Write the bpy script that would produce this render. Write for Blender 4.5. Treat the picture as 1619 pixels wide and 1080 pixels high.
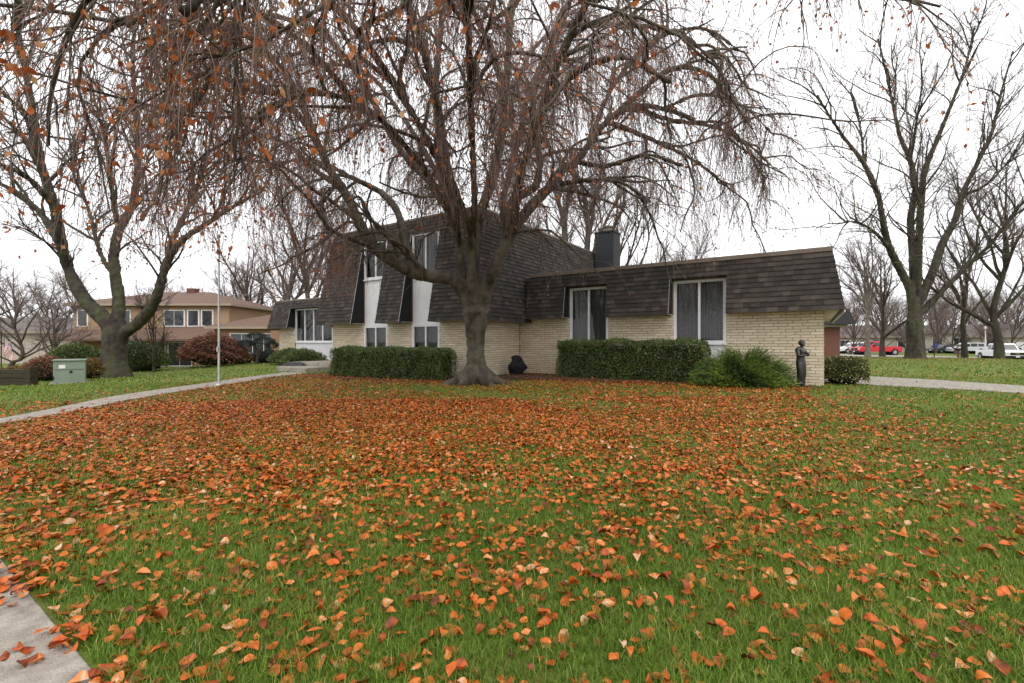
import bpy, bmesh, math, random
import numpy as np
from mathutils import Matrix, Vector
from mathutils import noise as nz_
for _o in list(bpy.data.objects): bpy.data.objects.remove(_o)
scene = bpy.context.scene
COL = scene.collection
# ------------------------------------------------------------------ camera
FPX, CU, CV, EYE = 719.6, 809.5, 540.0, 1.5
cam_d = bpy.data.cameras.new('camera'); cam = bpy.data.objects.new('camera', cam_d); COL.objects.link(cam)
cam.location = (0, 0, EYE); cam.rotation_euler = (math.radians(90), 0, 0)
cam_d.sensor_width = 36; cam_d.lens = 16; cam_d.clip_end = 2000; cam_d.clip_start = 0.05
scene.camera = cam
# ------------------------------------------------------------------ sky: overcast
SUN_EL, SUN_AZ = math.radians(50), math.radians(205)
w = bpy.data.worlds.new('World'); scene.world = w; w.use_nodes = True
nt = w.node_tree; nt.nodes.clear()
sky = nt.nodes.new('ShaderNodeTexSky'); sky.sky_type = 'NISHITA'; sky.sun_disc = False
sky.sun_elevation = SUN_EL; sky.sun_rotation = SUN_AZ; sky.air_density = 1; sky.dust_density = 6; sky.ozone_density = 1
hs = nt.nodes.new('ShaderNodeHueSaturation'); hs.inputs['Saturation'].default_value = 0.12
mx = nt.nodes.new('ShaderNodeMix'); mx.data_type = 'RGBA'; mx.inputs['Factor'].default_value = 0.82
mx.inputs['B'].default_value = (10.2, 10.25, 10.5, 1)          # even cloud deck
bg = nt.nodes.new('ShaderNodeBackground'); bg.inputs['Strength'].default_value = 0.1
ow = nt.nodes.new('ShaderNodeOutputWorld')
nt.links.new(sky.outputs[0], hs.inputs['Color']); nt.links.new(hs.outputs[0], mx.inputs['A'])
nt.links.new(mx.outputs['Result'], bg.inputs['Color']); nt.links.new(bg.outputs[0], ow.inputs['Surface'])
sd = bpy.data.lights.new('sun', 'SUN'); sd.energy = 0.7; sd.angle = math.radians(40); sd.color = (1, .96, .9)
so = bpy.data.objects.new('sun', sd); COL.objects.link(so); so.location = (0, 0, 40)
so.rotation_euler = (math.radians(40), 0, math.radians(25))
vs = scene.view_settings; vs.view_transform = 'Standard'; vs.look = 'None'; vs.exposure = 0.88; vs.gamma = 1; vs.use_curve_mapping = False
scene.render.engine = 'CYCLES'
rng = np.random.default_rng(7); random.seed(7)
# ------------------------------------------------------------------ helpers
def tag(o, label=None, cat=None, group=None, kind=None):
    if label: o['label'] = label
    if cat: o['category'] = cat
    if group: o['group'] = group
    if kind: o['kind'] = kind
    return o
def thing(name, label, cat, loc=(0, 0, 0), group=None):
    o = bpy.data.objects.new(name, None); COL.objects.link(o); o.location = loc; o.empty_display_size = .2
    return tag(o, label, cat, group)
def link(name, me, mat=None, parent=None, world=True):
    o = bpy.data.objects.new(name, me); COL.objects.link(o)
    if mat is not None and len(me.materials) == 0: me.materials.append(mat)
    if parent is not None:
        o.parent = parent
        if world and parent.type == 'EMPTY': o.location = -Vector(parent.location)
    return o
def np_mesh(name, V, F, tint=None, smooth=False, flat=False):
    """V (n,3); F: (m,k) array or list of such arrays; tint: per-vertex float"""
    me = bpy.data.meshes.new(name)
    V = np.asarray(V, np.float32).reshape(-1, 3)
    Fs = [np.asarray(f, np.int32) for f in (F if isinstance(F, list) else [F]) if len(f)]
    me.vertices.add(len(V)); me.vertices.foreach_set('co', V.ravel())
    nl = sum(f.size for f in Fs); nf = sum(len(f) for f in Fs)
    me.loops.add(nl); me.polygons.add(nf)
    me.loops.foreach_set('vertex_index', np.concatenate([f.ravel() for f in Fs]))
    tot = np.concatenate([np.full(len(f), f.shape[1], np.int32) for f in Fs])
    st = np.concatenate([[0], np.cumsum(tot)[:-1]]).astype(np.int32)
    me.polygons.foreach_set('loop_start', st)
    try: me.polygons.foreach_set('loop_total', tot)
    except Exception: pass
    if smooth: me.polygons.foreach_set('use_smooth', np.ones(nf, bool))
    if flat: me.polygons.foreach_set('use_smooth', np.zeros(nf, bool))
    if tint is not None:
        a = me.attributes.new('tint', 'FLOAT', 'POINT'); a.data.foreach_set('value', np.asarray(tint, np.float32))
    me.update(calc_edges=True); 
    return me
class MB:
    def __init__(s): s.v = []; s.f = []
    def add(s, vs, fs):
        b = len(s.v); s.v += [tuple(map(float, p)) for p in vs]; s.f += [tuple(i + b for i in f) for f in fs]; return s
    def box8(s, p):   # 8 points: bottom 4 (ccw), top 4
        return s.add(p, [(3, 2, 1, 0), (4, 5, 6, 7), (0, 1, 5, 4), (1, 2, 6, 5), (2, 3, 7, 6), (3, 0, 4, 7)])
    def box(s, x0, x1, y0, y1, z0, z1, T=None):
        p = [(x0, y0, z0), (x1, y0, z0), (x1, y1, z0), (x0, y1, z0), (x0, y0, z1), (x1, y0, z1), (x1, y1, z1), (x0, y1, z1)]
        return s.box8([T(*q) for q in p] if T else p)
    def quad(s, a, b, c, d): return s.add([a, b, c, d], [(0, 1, 2, 3)])
    def cyl(s, c, r0, r1, h, n=16, axis='z', T=None):
        vs = []
        for k, (r, q) in enumerate(((r0, 0), (r1, h))):
            for i in range(n):
                a = 2 * math.pi * i / n; x, y = r * math.cos(a), r * math.sin(a)
                p = {'z': (x, y, q), 'y': (x, q, y), 'x': (q, x, y)}[axis]
                p = (p[0] + c[0], p[1] + c[1], p[2] + c[2]); vs.append(T(*p) if T else p)
        fs = [(i, (i + 1) % n, n + (i + 1) % n, n + i) for i in range(n)] + [tuple(range(n))[::-1], tuple(range(n, 2 * n))]
        return s.add(vs, fs)
    def lathe(s, prof, c=(0, 0, 0), n=20):
        vs = [(c[0] + r * math.cos(2 * math.pi * i / n), c[1] + r * math.sin(2 * math.pi * i / n), c[2] + z) for r, z in prof for i in range(n)]
        fs = [(k * n + i, k * n + (i + 1) % n, (k + 1) * n + (i + 1) % n, (k + 1) * n + i) for k in range(len(prof) - 1) for i in range(n)]
        fs += [tuple(range(n))[::-1], tuple((len(prof) - 1) * n + i for i in range(n))]
        return s.add(vs, fs)
    def extrude(s, prof, y0, y1, T=None):  # profile in x,z extruded along y
        n = len(prof); vs = [(x, y0, z) for x, z in prof] + [(x, y1, z) for x, z in prof]
        if T: vs = [T(*q) for q in vs]
        return s.add(vs, [tuple(range(n)), tuple(range(2 * n - 1, n - 1, -1))] + [(i, n + i, n + (i + 1) % n, (i + 1) % n) for i in range(n)])
    def mesh(s, name, fix=True, smooth=False):
        me = bpy.data.meshes.new(name); me.from_pydata(s.v, [], s.f)
        if fix:
            bm = bmesh.new(); bm.from_mesh(me); bmesh.ops.recalc_face_normals(bm, faces=bm.faces); bm.to_mesh(me); bm.free()
        if smooth: me.polygons.foreach_set('use_smooth', np.ones(len(me.polygons), bool))
        return me
def bev(o, wd=.01, seg=2):
    m = o.modifiers.new('bevel', 'BEVEL'); m.width = wd; m.segments = seg; m.limit_method = 'ANGLE'; return o
# materials
def ramp(nt, stops):
    r = nt.nodes.new('ShaderNodeValToRGB'); el = r.color_ramp.elements
    while len(el) < len(stops): el.new(0.5)
    for e, (p, c) in zip(el, stops): e.position = p; e.color = (*c, 1)
    return r
def mat(name, c1, c2=None, rough=.8, scale=5, bump=0, bscale=None, src='noise', stops=None, spec=.3, metal=0, detail=6, stretch=None, trans=0, attr='tint'):
    m = bpy.data.materials.new(name); m.use_nodes = True; nt = m.node_tree; b = nt.nodes['Principled BSDF']
    b.inputs['Roughness'].default_value = rough; b.inputs['Metallic'].default_value = metal
    b.inputs['Specular IOR Level'].default_value = spec
    tc = nt.nodes.new('ShaderNodeTexCoord'); vec = tc.outputs['Object']
    if stretch:
        mp = nt.nodes.new('ShaderNodeMapping'); mp.inputs['Scale'].default_value = stretch; nt.links.new(vec, mp.inputs[0]); vec = mp.outputs[0]
    if c2 is None: c2 = tuple(x * .8 for x in c1)
    st = stops or [(.3, c1), (.7, c2)]
    if src == 'noise':
        n = nt.nodes.new('ShaderNodeTexNoise'); n.inputs['Scale'].default_value = scale; n.inputs['Detail'].default_value = detail
        nt.links.new(vec, n.inputs['Vector']); fac = n.outputs['Fac']
    elif src == 'attr':
        n = nt.nodes.new('ShaderNodeAttribute'); n.attribute_name = attr; fac = n.outputs['Fac']
    elif src == 'rand':
        n = nt.nodes.new('ShaderNodeObjectInfo'); fac = n.outputs['Random']
    r = ramp(nt, st); nt.links.new(fac, r.inputs[0]); colout = r.outputs[0]
    if src in ('attr', 'rand'):      # fine mottling on top
        n2 = nt.nodes.new('ShaderNodeTexNoise'); n2.inputs['Scale'].default_value = scale; n2.inputs['Detail'].default_value = 4
        nt.links.new(vec, n2.inputs['Vector'])
        mr = nt.nodes.new('ShaderNodeMapRange'); mr.inputs['To Min'].default_value = .75; mr.inputs['To Max'].default_value = 1.22
        nt.links.new(n2.outputs['Fac'], mr.inputs[0])
        mu = nt.nodes.new('ShaderNodeMix'); mu.data_type = 'RGBA'; mu.blend_type = 'MULTIPLY'; mu.inputs['Factor'].default_value = 1
        nt.links.new(colout, mu.inputs['A']); nt.links.new(mr.outputs[0], mu.inputs['B']); colout = mu.outputs['Result']
    nt.links.new(colout, b.inputs['Base Color'])
    if bump:
        nb = nt.nodes.new('ShaderNodeTexNoise'); nb.inputs['Scale'].default_value = bscale or scale * 3; nb.inputs['Detail'].default_value = 8
        nt.links.new(vec, nb.inputs['Vector'])
        bp = nt.nodes.new('ShaderNodeBump'); bp.inputs['Strength'].default_value = bump; bp.inputs['Distance'].default_value = .03
        nt.links.new(nb.outputs['Fac'], bp.inputs['Height']); nt.links.new(bp.outputs[0], b.inputs['Normal'])
    if trans:
        out = nt.nodes['Material Output']; tr = nt.nodes.new('ShaderNodeBsdfTranslucent'); ms = nt.nodes.new('ShaderNodeMixShader')
        ms.inputs[0].default_value = trans; nt.links.new(colout, tr.inputs[0])
        nt.links.new(b.outputs[0], ms.inputs[1]); nt.links.new(tr.outputs[0], ms.inputs[2]); nt.links.new(ms.outputs[0], out.inputs[0])
    return m
M = {}
LEAF = [(0, (.07, .019, .010)), (.22, (.21, .038, .007)), (.5, (.42, .082, .008)), (.78, (.52, .132, .016)), (.93, (.53, .23, .08)), (1, (.55, .39, .28))]
M['leaf'] = mat('fallen_leaf', None, (0, 0, 0), rough=.5, src='attr', stops=LEAF, scale=40, spec=.3)
M['leaf_r'] = mat('leaf_single', None, (0, 0, 0), rough=.5, src='rand', stops=LEAF, scale=40, spec=.3)
M['tleaf'] = mat('tree_leaf', None, (0, 0, 0), rough=.6, src='attr', stops=[(0, (.16, .04, .014)), (.4, (.40, .10, .02)), (.75, (.52, .17, .05)), (.92, (.55, .30, .18)), (1, (.36, .24, .04))], scale=30, trans=.4)
M['grass'] = mat('grass_blade', None, (0, 0, 0), src='attr', stops=[(0, (.055, .110, .007)), (.45, (.112, .195, .013)), (.85, (.205, .285, .034)), (1, (.36, .32, .10))], rough=.55, scale=3, trans=.25)
M['soil'] = mat('lawn', (.05, .095, .02), (.085, .125, .032), rough=.95, scale=.9, detail=12, bump=.6, bscale=60, stops=[(.25, (.065, .11, .010)), (.45, (.10, .145, .017)), (.6, (.135, .135, .03)), (.78, (.15, .105, .04))])
M['mulch'] = mat('mulch', (.035, .018, .012), (.10, .05, .03), rough=.95, scale=30, bump=1, bscale=60)
M['concrete'] = mat('concrete', (.46, .41, .35), (.33, .29, .25), rough=.9, scale=9, bump=.5, bscale=90, stops=[(.32, (.20, .175, .145)), (.5, (.30, .265, .225)), (.66, (.37, .335, .29))], detail=14)
M['road'] = mat('road', (.30, .28, .265), (.24, .23, .22), rough=.9, scale=1.5)
M['mortar'] = mat('mortar', (.13, .098, .062), (.17, .13, .085), rough=.95, scale=20)
BR = [(0, (.56, .465, .33)), (.5, (.63, .53, .395)), (1, (.70, .61, .47))]
M['brick'] = mat('cream_brick', None, (0, 0, 0), rough=.8, src='attr', stops=BR, scale=14, bump=.5, bscale=25)
M['brick_r'] = mat('cream_brick_single', None, (0, 0, 0), rough=.8, src='rand', stops=BR, scale=14, bump=.5, bscale=25)
SH = [(0, (.034, .029, .027)), (.35, (.046, .038, .034)), (.75, (.060, .049, .043)), (1, (.088, .072, .061))]
M['shingle'] = mat('shingle', None, (0, 0, 0), rough=.9, src='attr', stops=SH, scale=12, bump=.5, bscale=150)
M['shingle_r'] = mat('shingle_single', None, (0, 0, 0), rough=.9, src='rand', stops=SH, scale=12, bump=.5, bscale=150)
M['black'] = mat('black_panel', (.008, .008, .009), (.012, .012, .013), rough=.6, scale=3)
M['white'] = mat('white_paint', (.74, .73, .74), (.66, .65, .66), rough=.5, scale=2)
M['flash'] = mat('roof_flashing', (.15, .115, .09), (.21, .165, .135), rough=.6, scale=2)
M['soffit'] = mat('soffit', (.55, .50, .40), (.48, .43, .34), rough=.7, scale=2)
M['flat'] = mat('flat_roof', (.09, .08, .075), rough=.9)
M['chim'] = mat('chimney_boards', (.022, .024, .028), (.035, .036, .04), rough=.7, scale=8, stretch=(6, 6, .5))
M['beech'] = mat('beech_bark', None, (0, 0, 0), rough=.85, scale=3.2, bump=.8, bscale=16, stretch=(1, 1, .45), stops=[(.3, (.022, .017, .011)), (.43, (.052, .042, .030)), (.58, (.095, .079, .059)), (.72, (.072, .072, .036))], detail=9)
M['twig'] = mat('twig', (.15, .098, .08), (.25, .18, .155), rough=.8, scale=1)
M['bark'] = mat('mossy_bark', None, (0, 0, 0), rough=.95, scale=3.5, detail=10, bump=1, bscale=9, stretch=(1, 1, .25), stops=[(.3, (.022, .018, .014)), (.5, (.055, .045, .034)), (.66, (.06, .066, .028)), (.8, (.085, .075, .06))])
M['gbark'] = mat('grey_bark', (.06, .048, .038), (.11, .088, .072), rough=.95, scale=2, bump=.6)
M['gtwig'] = mat('grey_twig', (.15, .108, .098), (.22, .17, .155), rough=.9, scale=.5)  # background trees: lighter pinkish grey, distance haze put into the twig colour
M['birch'] = mat('pale_bark', (.30, .26, .22), (.14, .11, .09), rough=.9, scale=3, bump=.3)
M['hedge'] = mat('boxwood_leaf', None, (0, 0, 0), rough=.45, src='attr', stops=[(0, (.032, .056, .015)), (.5, (.078, .125, .032)), (.88, (.15, .195, .058)), (1, (.28, .13, .05))], scale=6, spec=.4)
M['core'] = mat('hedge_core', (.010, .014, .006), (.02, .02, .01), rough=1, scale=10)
M['junip'] = mat('juniper_needle', None, (0, 0, 0), rough=.6, src='attr', stops=[(0, (.015, .03, .01)), (.5, (.095, .16, .02)), (1, (.25, .31, .05))], scale=4)
M['varieg'] = mat('variegated_leaf', None, (0, 0, 0), rough=.45, src='attr', stops=[(0, (.015, .03, .01)), (.5, (.05, .075, .02)), (.72, (.30, .27, .10)), (1, (.52, .46, .24))], scale=8)
M['rust'] = mat('rust_leaf', None, (0, 0, 0), rough=.8, src='attr', stops=[(0, (.07, .028, .018)), (.5, (.20, .085, .05)), (1, (.30, .16, .10))], scale=4)
M['gold'] = mat('gold_leaf', None, (0, 0, 0), rough=.8, src='attr', stops=[(0, (.08, .045, .012)), (.5, (.19, .11, .03)), (1, (.26, .19, .06))], scale=4)
M['blue'] = mat('blue_needle', None, (0, 0, 0), rough=.8, src='attr', stops=[(0, (.015, .024, .02)), (.6, (.035, .052, .047)), (1, (.08, .10, .09))], scale=4)
M['bronze'] = mat('black_bronze', (.008, .008, .009), (.016, .015, .015), rough=.32, scale=6, spec=.6, bump=.15)
M['rock'] = mat('black_rock', (.006, .006, .007), (.014, .013, .013), rough=.8, scale=6, bump=.8, bscale=8)
M['grock'] = mat('grey_rock', (.03, .03, .032), (.07, .068, .07), rough=.85, scale=5, bump=.8, bscale=8)
M['pole'] = mat('pole_metal', (.55, .55, .57), (.45, .45, .47), rough=.4, metal=.4)
M['util'] = mat('utility_green', (.21, .26, .205), (.17, .215, .165), rough=.5, scale=2)
M['timber'] = mat('timber', (.028, .022, .014), (.055, .045, .025), rough=.95, scale=6, bump=.6, stretch=(.4, .4, 4))
M['tan'] = mat('tan_siding', (.31, .20, .125), (.35, .23, .145), rough=.8, scale=3)
M['tanbrick'] = mat('tan_brick', (.33, .20, .12), (.25, .145, .09), rough=.9, scale=25)
M['redbrick'] = mat('brown_brick', (.17, .075, .05), (.10, .045, .032), rough=.9, scale=9)
M['brownroof'] = mat('brown_roof', (.16, .10, .072), (.115, .073, .054), rough=.9, scale=8)
M['trim'] = mat('tan_trim', (.34, .27, .20), (.30, .24, .18), rough=.7)
M['greyroof'] = mat('grey_roof', (.10, .085, .08), (.15, .125, .115), rough=.9, scale=6)
M['beige'] = mat('beige_siding', (.36, .31, .265), (.40, .35, .30), rough=.8, scale=2)
M['cream'] = mat('cream_siding', (.50, .45, .39), (.44, .40, .35), rough=.8, scale=2)
M['dglass'] = mat('dark_glass', (.02, .022, .025), (.03, .032, .035), rough=.05, spec=.6)
M['red'] = mat('red_paint', (.55, .012, .02), (.48, .01, .018), rough=.25, spec=.5)
M['carwhite'] = mat('white_car_paint', (.72, .73, .75), (.68, .69, .71), rough=.25, spec=.5)
M['cargrey'] = mat('dark_car_paint', (.06, .065, .08), (.05, .055, .065), rough=.25, spec=.5)
M['tyre'] = mat('tyre', (.012, .012, .012), rough=.9)
M['rim'] = mat('rim', (.4, .4, .41), rough=.35, metal=.7)
M['lamp'] = mat('lamp_glass', (.6, .6, .58), rough=.15)
M['rlamp'] = mat('tail_lamp', (.35, .01, .01), rough=.2)
M['curtain'] = None
def glass_mat():
    m = bpy.data.materials.new('window_glass'); m.use_nodes = True; nt = m.node_tree; nt.nodes.clear()
    t = nt.nodes.new('ShaderNodeBsdfTransparent'); t.inputs[0].default_value = (.72, .75, .76, 1)
    g = nt.nodes.new('ShaderNodeBsdfGlossy'); g.inputs['Roughness'].default_value = .015
    f = nt.nodes.new('ShaderNodeFresnel'); f.inputs[0].default_value = 1.5
    x = nt.nodes.new('ShaderNodeMixShader'); o = nt.nodes.new('ShaderNodeOutputMaterial')
    nt.links.new(f.outputs[0], x.inputs[0]); nt.links.new(t.outputs[0], x.inputs[1]); nt.links.new(g.outputs[0], x.inputs[2]); nt.links.new(x.outputs[0], o.inputs[0])
    return m
M['glass'] = glass_mat()
def curtain_mat():
    m = mat('lace_curtain', (.3, .3, .3), rough=.9); nt = m.node_tree; b = nt.nodes['Principled BSDF']
    tc = nt.nodes.new('ShaderNodeTexCoord')
    v = nt.nodes.new('ShaderNodeTexVoronoi'); v.inputs['Scale'].default_value = 13; v.inputs['Randomness'].default_value = .35; v.feature = 'DISTANCE_TO_EDGE'
    nt.links.new(tc.outputs['Object'], v.inputs['Vector'])
    r = ramp(nt, [(.04, (.22, .212, .205)), (.22, (.12, .117, .115))]); nt.links.new(v.outputs['Distance'], r.inputs[0]); nt.links.new(r.outputs[0], b.inputs['Base Color'])
    return m
M['curtain'] = curtain_mat()
# ------------------------------------------------------------------ ground height (control points, smooth)
CP = np.array([(0, 0, 0), (-3, 3, 0), (5, 3, 0), (0, 7, .05), (8, 7, .06), (-9, 8, -.03), (-9.3, 14.3, .08), (-9.5, 18, .1), (9.1, 13.4, .2), (5, 14, .2), (.3, 18, .2), (-1.2, 15.5, .17),
    (-8.5, 20.5, .12), (-14, 28, .2), (0, 30, .2), (10, 30, .2), (-12.5, 18, -.05), (-18, 22, -.15), (-20, 17, -.2), (-25, 40, -.8), (-40, 40, -.9), (-17, 40, -.6), (-30, 25, -.5), (12, 13, .15), (16, 20, .2),
    (31.8, 36, .15), (54, 50, -.6), (53, 66, -.35), (40, 60, -.3), (20, 60, 0), (-60, 100, -1), (0, 100, -.5), (80, 100, -.7), (0, -10, 0), (20, -5, 0), (-20, -5, -.1), (40, 15, 0), (70, 40, -.7), (-40, 10, -.3),
    (-80, 30, -1), (0, 200, -1), (200, 200, -1), (-200, 200, -1), (0, -200, -1), (200, 0, -1), (-200, 0, -1)])
def gz(x, y):
    x = np.asarray(x, float); y = np.asarray(y, float)
    d2 = (x[..., None] - CP[:, 0]) ** 2 + (y[..., None] - CP[:, 1]) ** 2
    wt = 1 / (d2 + 2.0) ** 1.6
    return (wt * CP[:, 2]).sum(-1) / wt.sum(-1)
def gzf(x, y): return float(gz(np.array([x]), np.array([y]))[0])
def unproj(u, v):           # pixel of a point on the ground -> ground point
    z = 0.1
    for _ in range(12):
        Y = (EYE - z) * FPX / (v - CV); X = (u - CU) / FPX * Y; z = .5 * z + .5 * gzf(X, Y)
    return (X, Y, z)
def at(u, v, Y): return ((u - CU) / FPX * Y, Y, EYE + (CV - v) / FPX * Y)
def axis_pts():
    a = np.concatenate([np.arange(0, 24, .4), 24 * 1.07 ** np.arange(0, 60)]); a = a[a < 900]; return a
ax = axis_pts(); gx = np.concatenate([-ax[::-1], ax[1:]]); gy = np.concatenate([-ax[::-1][::3], ax[1:]])
GX, GY = np.meshgrid(gx, gy); GZ = gz(GX, GY)
nx, ny = len(gx), len(gy); idx = np.arange(nx * ny).reshape(ny, nx)
Fg = np.stack([idx[:-1, :-1], idx[:-1, 1:], idx[1:, 1:], idx[1:, :-1]], -1).reshape(-1, 4)
tag(link('ground', np_mesh('ground', np.stack([GX, GY, GZ], -1), Fg, smooth=True), M['soil']), 'green lawn of the front yard and the neighbouring gardens', 'lawn', kind='structure')
def ribbon(name, left, right, m, label, cat, lift=.02, n=60, across=6, thick=.1, parent=None):
    """strip between two polylines that follows the ground"""
    def res(P):
        P = np.array(P, float)[:, :2]; d = np.r_[0, np.cumsum(np.linalg.norm(np.diff(P, axis=0), axis=1))]; t = np.linspace(0, d[-1], n)
        return np.stack([np.interp(t, d, P[:, i]) for i in (0, 1)], -1)
    L, R = res(left), res(right); q = np.linspace(0, 1, across)[None, :, None]
    G = L[:, None] * (1 - q) + R[:, None] * q; Z = gz(G[..., 0], G[..., 1]) + lift
    top = np.concatenate([G, Z[..., None]], -1).reshape(-1, 3); bot = top - [0, 0, thick]
    I = np.arange(n * across).reshape(n, across); k = n * across
    F = np.stack([I[:-1, :-1], I[:-1, 1:], I[1:, 1:], I[1:, :-1]], -1).reshape(-1, 4)
    S = [np.stack([e[:-1], e[1:], e[1:] + k, e[:-1] + k], -1) for e in (I[:, 0], I[:, -1][::-1], I[0][::-1], I[-1])]
    o = link(name, np_mesh(name, np.concatenate([top, bot]), [F] + S, flat=True), m, parent)
    if label: tag(o, label, cat, kind='structure')
    return o
# entry walk
wn = [unproj(-140, 700)] + [unproj(u, v) for u, v in ((0, 671), (100, 654), (200, 634), (345, 611), (420, 598), (487, 590))]
wl = [(p[0] - wd * .95, p[1] + wd * .35, 0) for p, wd in zip(wn, (.6, .6, .75, .95, 1.15, 1.25, 1.4))]
ribbon('walk', wl, wn, M['concrete'], 'narrow pale concrete walk curving across the lawn to the entry steps', 'walk')
# pavement by the camera, slab by slab
DR = np.array([.8345, -.5514]); DN = np.array([.5514, .8345])
sw = thing('pavement', 'grey concrete pavement slabs at the lawn edge', 'pavement', (-3.2, 2.0, 0)); tag(sw, kind='structure')
E0 = np.array([-3.66, 3.25])
for i in range(-4, 6):
    mb = MB(); a0, a1 = i * 1.5 - .35 + .006, (i + 1) * 1.5 - .35 - .006
    c = [E0 + DR * a + DN * b for a, b in ((a0, -1.5), (a1, -1.5), (a1, -.02), (a0, -.02))]
    zz = .012 if i % 2 else .008
    mb.box8([(p[0], p[1], -.12) for p in c] + [(p[0], p[1], gzf(*p) + zz) for p in c])
    bev(link('paving_slab', mb.mesh('paving_slab'), M['concrete'], sw), .008)
# path to the right of the house, road beyond
pn = [unproj(*p) for p in ((1300, 604), (1370, 609), (1490, 615), (1619, 623), (1800, 634))]
pf = [unproj(*p) for p in ((1310, 590), (1370, 595.5), (1490, 602), (1619, 611), (1800, 621))]
ribbon('path', pf, pn, M['concrete'], 'pale concrete path running past the house end', 'path')
rn = [(26, 68), (42, 55), (52, 47), (62, 40), (90, 22)]; rf = [(34, 82), (50, 64), (60, 55), (70, 48), (98, 30)]
ribbon('road', rf, rn, M['road'], 'pale street where the pickup trucks are parked', 'road', lift=.03)
# mulch beds
def bed(pts, name, label):
    c = np.mean(np.array(pts)[:, :2], axis=0); ring = np.array(pts)[:, :2]; V = []; n = len(ring)
    for k in range(6):
        r = c + (ring - c) * (k / 5); V.append(np.concatenate([r, (gz(r[:, 0], r[:, 1]) + .006 + .035 * (1 - (k / 5) ** 3))[:, None]], 1))
    V = np.concatenate(V); F = [(k * n + i, k * n + (i + 1) % n, (k + 1) * n + (i + 1) % n, (k + 1) * n + i) for k in range(5) for i in range(n)]
    tag(link(name, np_mesh(name, V, np.array(F), smooth=True), M['mulch']), label, 'mulch bed', kind='structure')
def ell(cx, cy, a, b, rot=0, n=48):
    return [(cx + a * math.cos(t) * math.cos(rot) - b * math.sin(t) * math.sin(rot), cy + a * math.cos(t) * math.sin(rot) + b * math.sin(t) * math.cos(rot)) for t in np.linspace(0, 2 * math.pi, n, endpoint=False)]
def W(s, t, z=0): return (9.144 - .8345 * s + .5514 * t, 13.36 + .5514 * s + .8345 * t, z)
bed([W(s, t) for s, t in ((0, -1.2), (3, -1.9), (8, -2.2), (9.3, -4.2), (10, -5.2), (12, -5.6), (17, -5.8), (18.5, -5), (18.6, -2.9), (10.7, -2.9), (10.5, -.05), (0, -.05))], 'mulch_bed', 'dark mulch bed along the house foundation')
# ------------------------------------------------------------------ house
ZG, ZS = .1, 2.40
house = thing('house', 'cream brick house with dark shingled mansard roofs and white windows', 'house', W(8, 3, .2))
BRK, SHG = [], []     # collected bricks / shingles: (corner data, parent)
def wall_bricks(par, P, along, out, L, z0, z1, holes):
    """P start point (xy), along/out unit xy; holes: (a0,a1,zlo,zhi)"""
    H, BL = .0888, .383; k = 0; z = z0
    while z < z1 - .02:
        h = min(H, z1 - z); a = -BL * (.5 if k % 2 else 0) - (.06 if k % 3 == 0 else 0)
        while a < L:
            segs = [(max(a, 0), min(a + BL, L))]
            for h0, h1, zl, zh in holes:
                if zl < z + h * .5 < zh:
                    ns = []
                    for s0, s1 in segs:
                        if s1 <= h0 or s0 >= h1: ns.append((s0, s1))
                        else:
                            if s0 < h0: ns.append((s0, h0))
                            if s1 > h1: ns.append((h1, s1))
                    segs = ns
            for s0, s1 in segs:
                if s1 - s0 > .04: BRK.append((par, np.array(P), np.array(along), np.array(out), s0 + .005, s1 - .005, z + .005, z + h - .006, .012 + random.uniform(-.003, .004)))
            a += BL
        z += H; k += 1
def wall_slab(name, pts_s, t0, t1, z0, z1, holes):
    """backing wall in house coords along s, with openings cut out"""
    mb = MB(); xs = sorted({pts_s[0], pts_s[1], *[h for q in holes for h in q[:2]]})
    for a, b in zip(xs[:-1], xs[1:]):
        hh = [q for q in holes if q[0] <= a + 1e-6 and q[1] >= b - 1e-6]
        zc = z0
        for q in sorted(hh, key=lambda q: q[2]):
            if q[2] > zc + .01: mb.box(a, b, t0, t1, zc, q[2], W)
            zc = q[3]
        if zc < z1 - .01: mb.box(a, b, t0, t1, zc, z1, W)
    return link(name, mb.mesh(name), M['mortar'], house)
Dl = np.array([-.8345, .5514]); Di = np.array([.5514, .8345])
WIN_W = [(2.61, 4.27), (6.64, 8.23)]
hol = [(a, b, .3, 3.6) for a, b in WIN_W]
wf = wall_slab('wing_wall', (0, 10.6), 0, .2, ZG, 4.0, hol)
wall_bricks(wf, W(0, 0)[:2], Dl, -Di, 10.57, ZG, ZS + .03, hol)
we = link('end_wall', MB().box(0, .2, .2, 9, ZG, 4.0, W).mesh('end_wall'), M['mortar'], house)
wall_bricks(we, W(0, 9)[:2], -Di, -Dl, 9.012, ZG, ZS + .03, [])
WIN_B = [(12.53, 14.04), (15.53, 17.06)]
TB = -2.79
hb = [(a, b, .9, 5.95) for a, b in WIN_B]
bf = wall_slab('block_wall', (10.59, 19.35), TB, TB + .2, ZG, 5.5, hb)
wall_bricks(bf, W(10.578, TB)[:2], Dl, -Di, 8.77, ZG, 2.32, [(a - 10.578, b - 10.578, c, d) for a, b, c, d in hb])
bs = link('side_wall', MB().box(10.59, 10.79, TB + .2, 8.7, ZG, 5.5, W).mesh('side_wall'), M['mortar'], house)
wall_bricks(bs, W(10.59, 0)[:2], -Di, -Dl, -TB, ZG, 2.32, [])
link('back_wall', MB().box(10.8, 19.35, 8.5, 8.7, ZG, 6.3, W).box(19.15, 19.35, TB + .2, 8.5, ZG, 5.5, W).box(.2, 10.59, 8.8, 9, ZG, 4.0, W).mesh('back_wall'), M['mortar'], house)
TE = .9; hE = [(24.6, 28.6, .3, 3.65)]
ef = wall_slab('entry_wall', (19.36, 30.5), TE, TE + .2, ZG, 4.0, hE)
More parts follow.
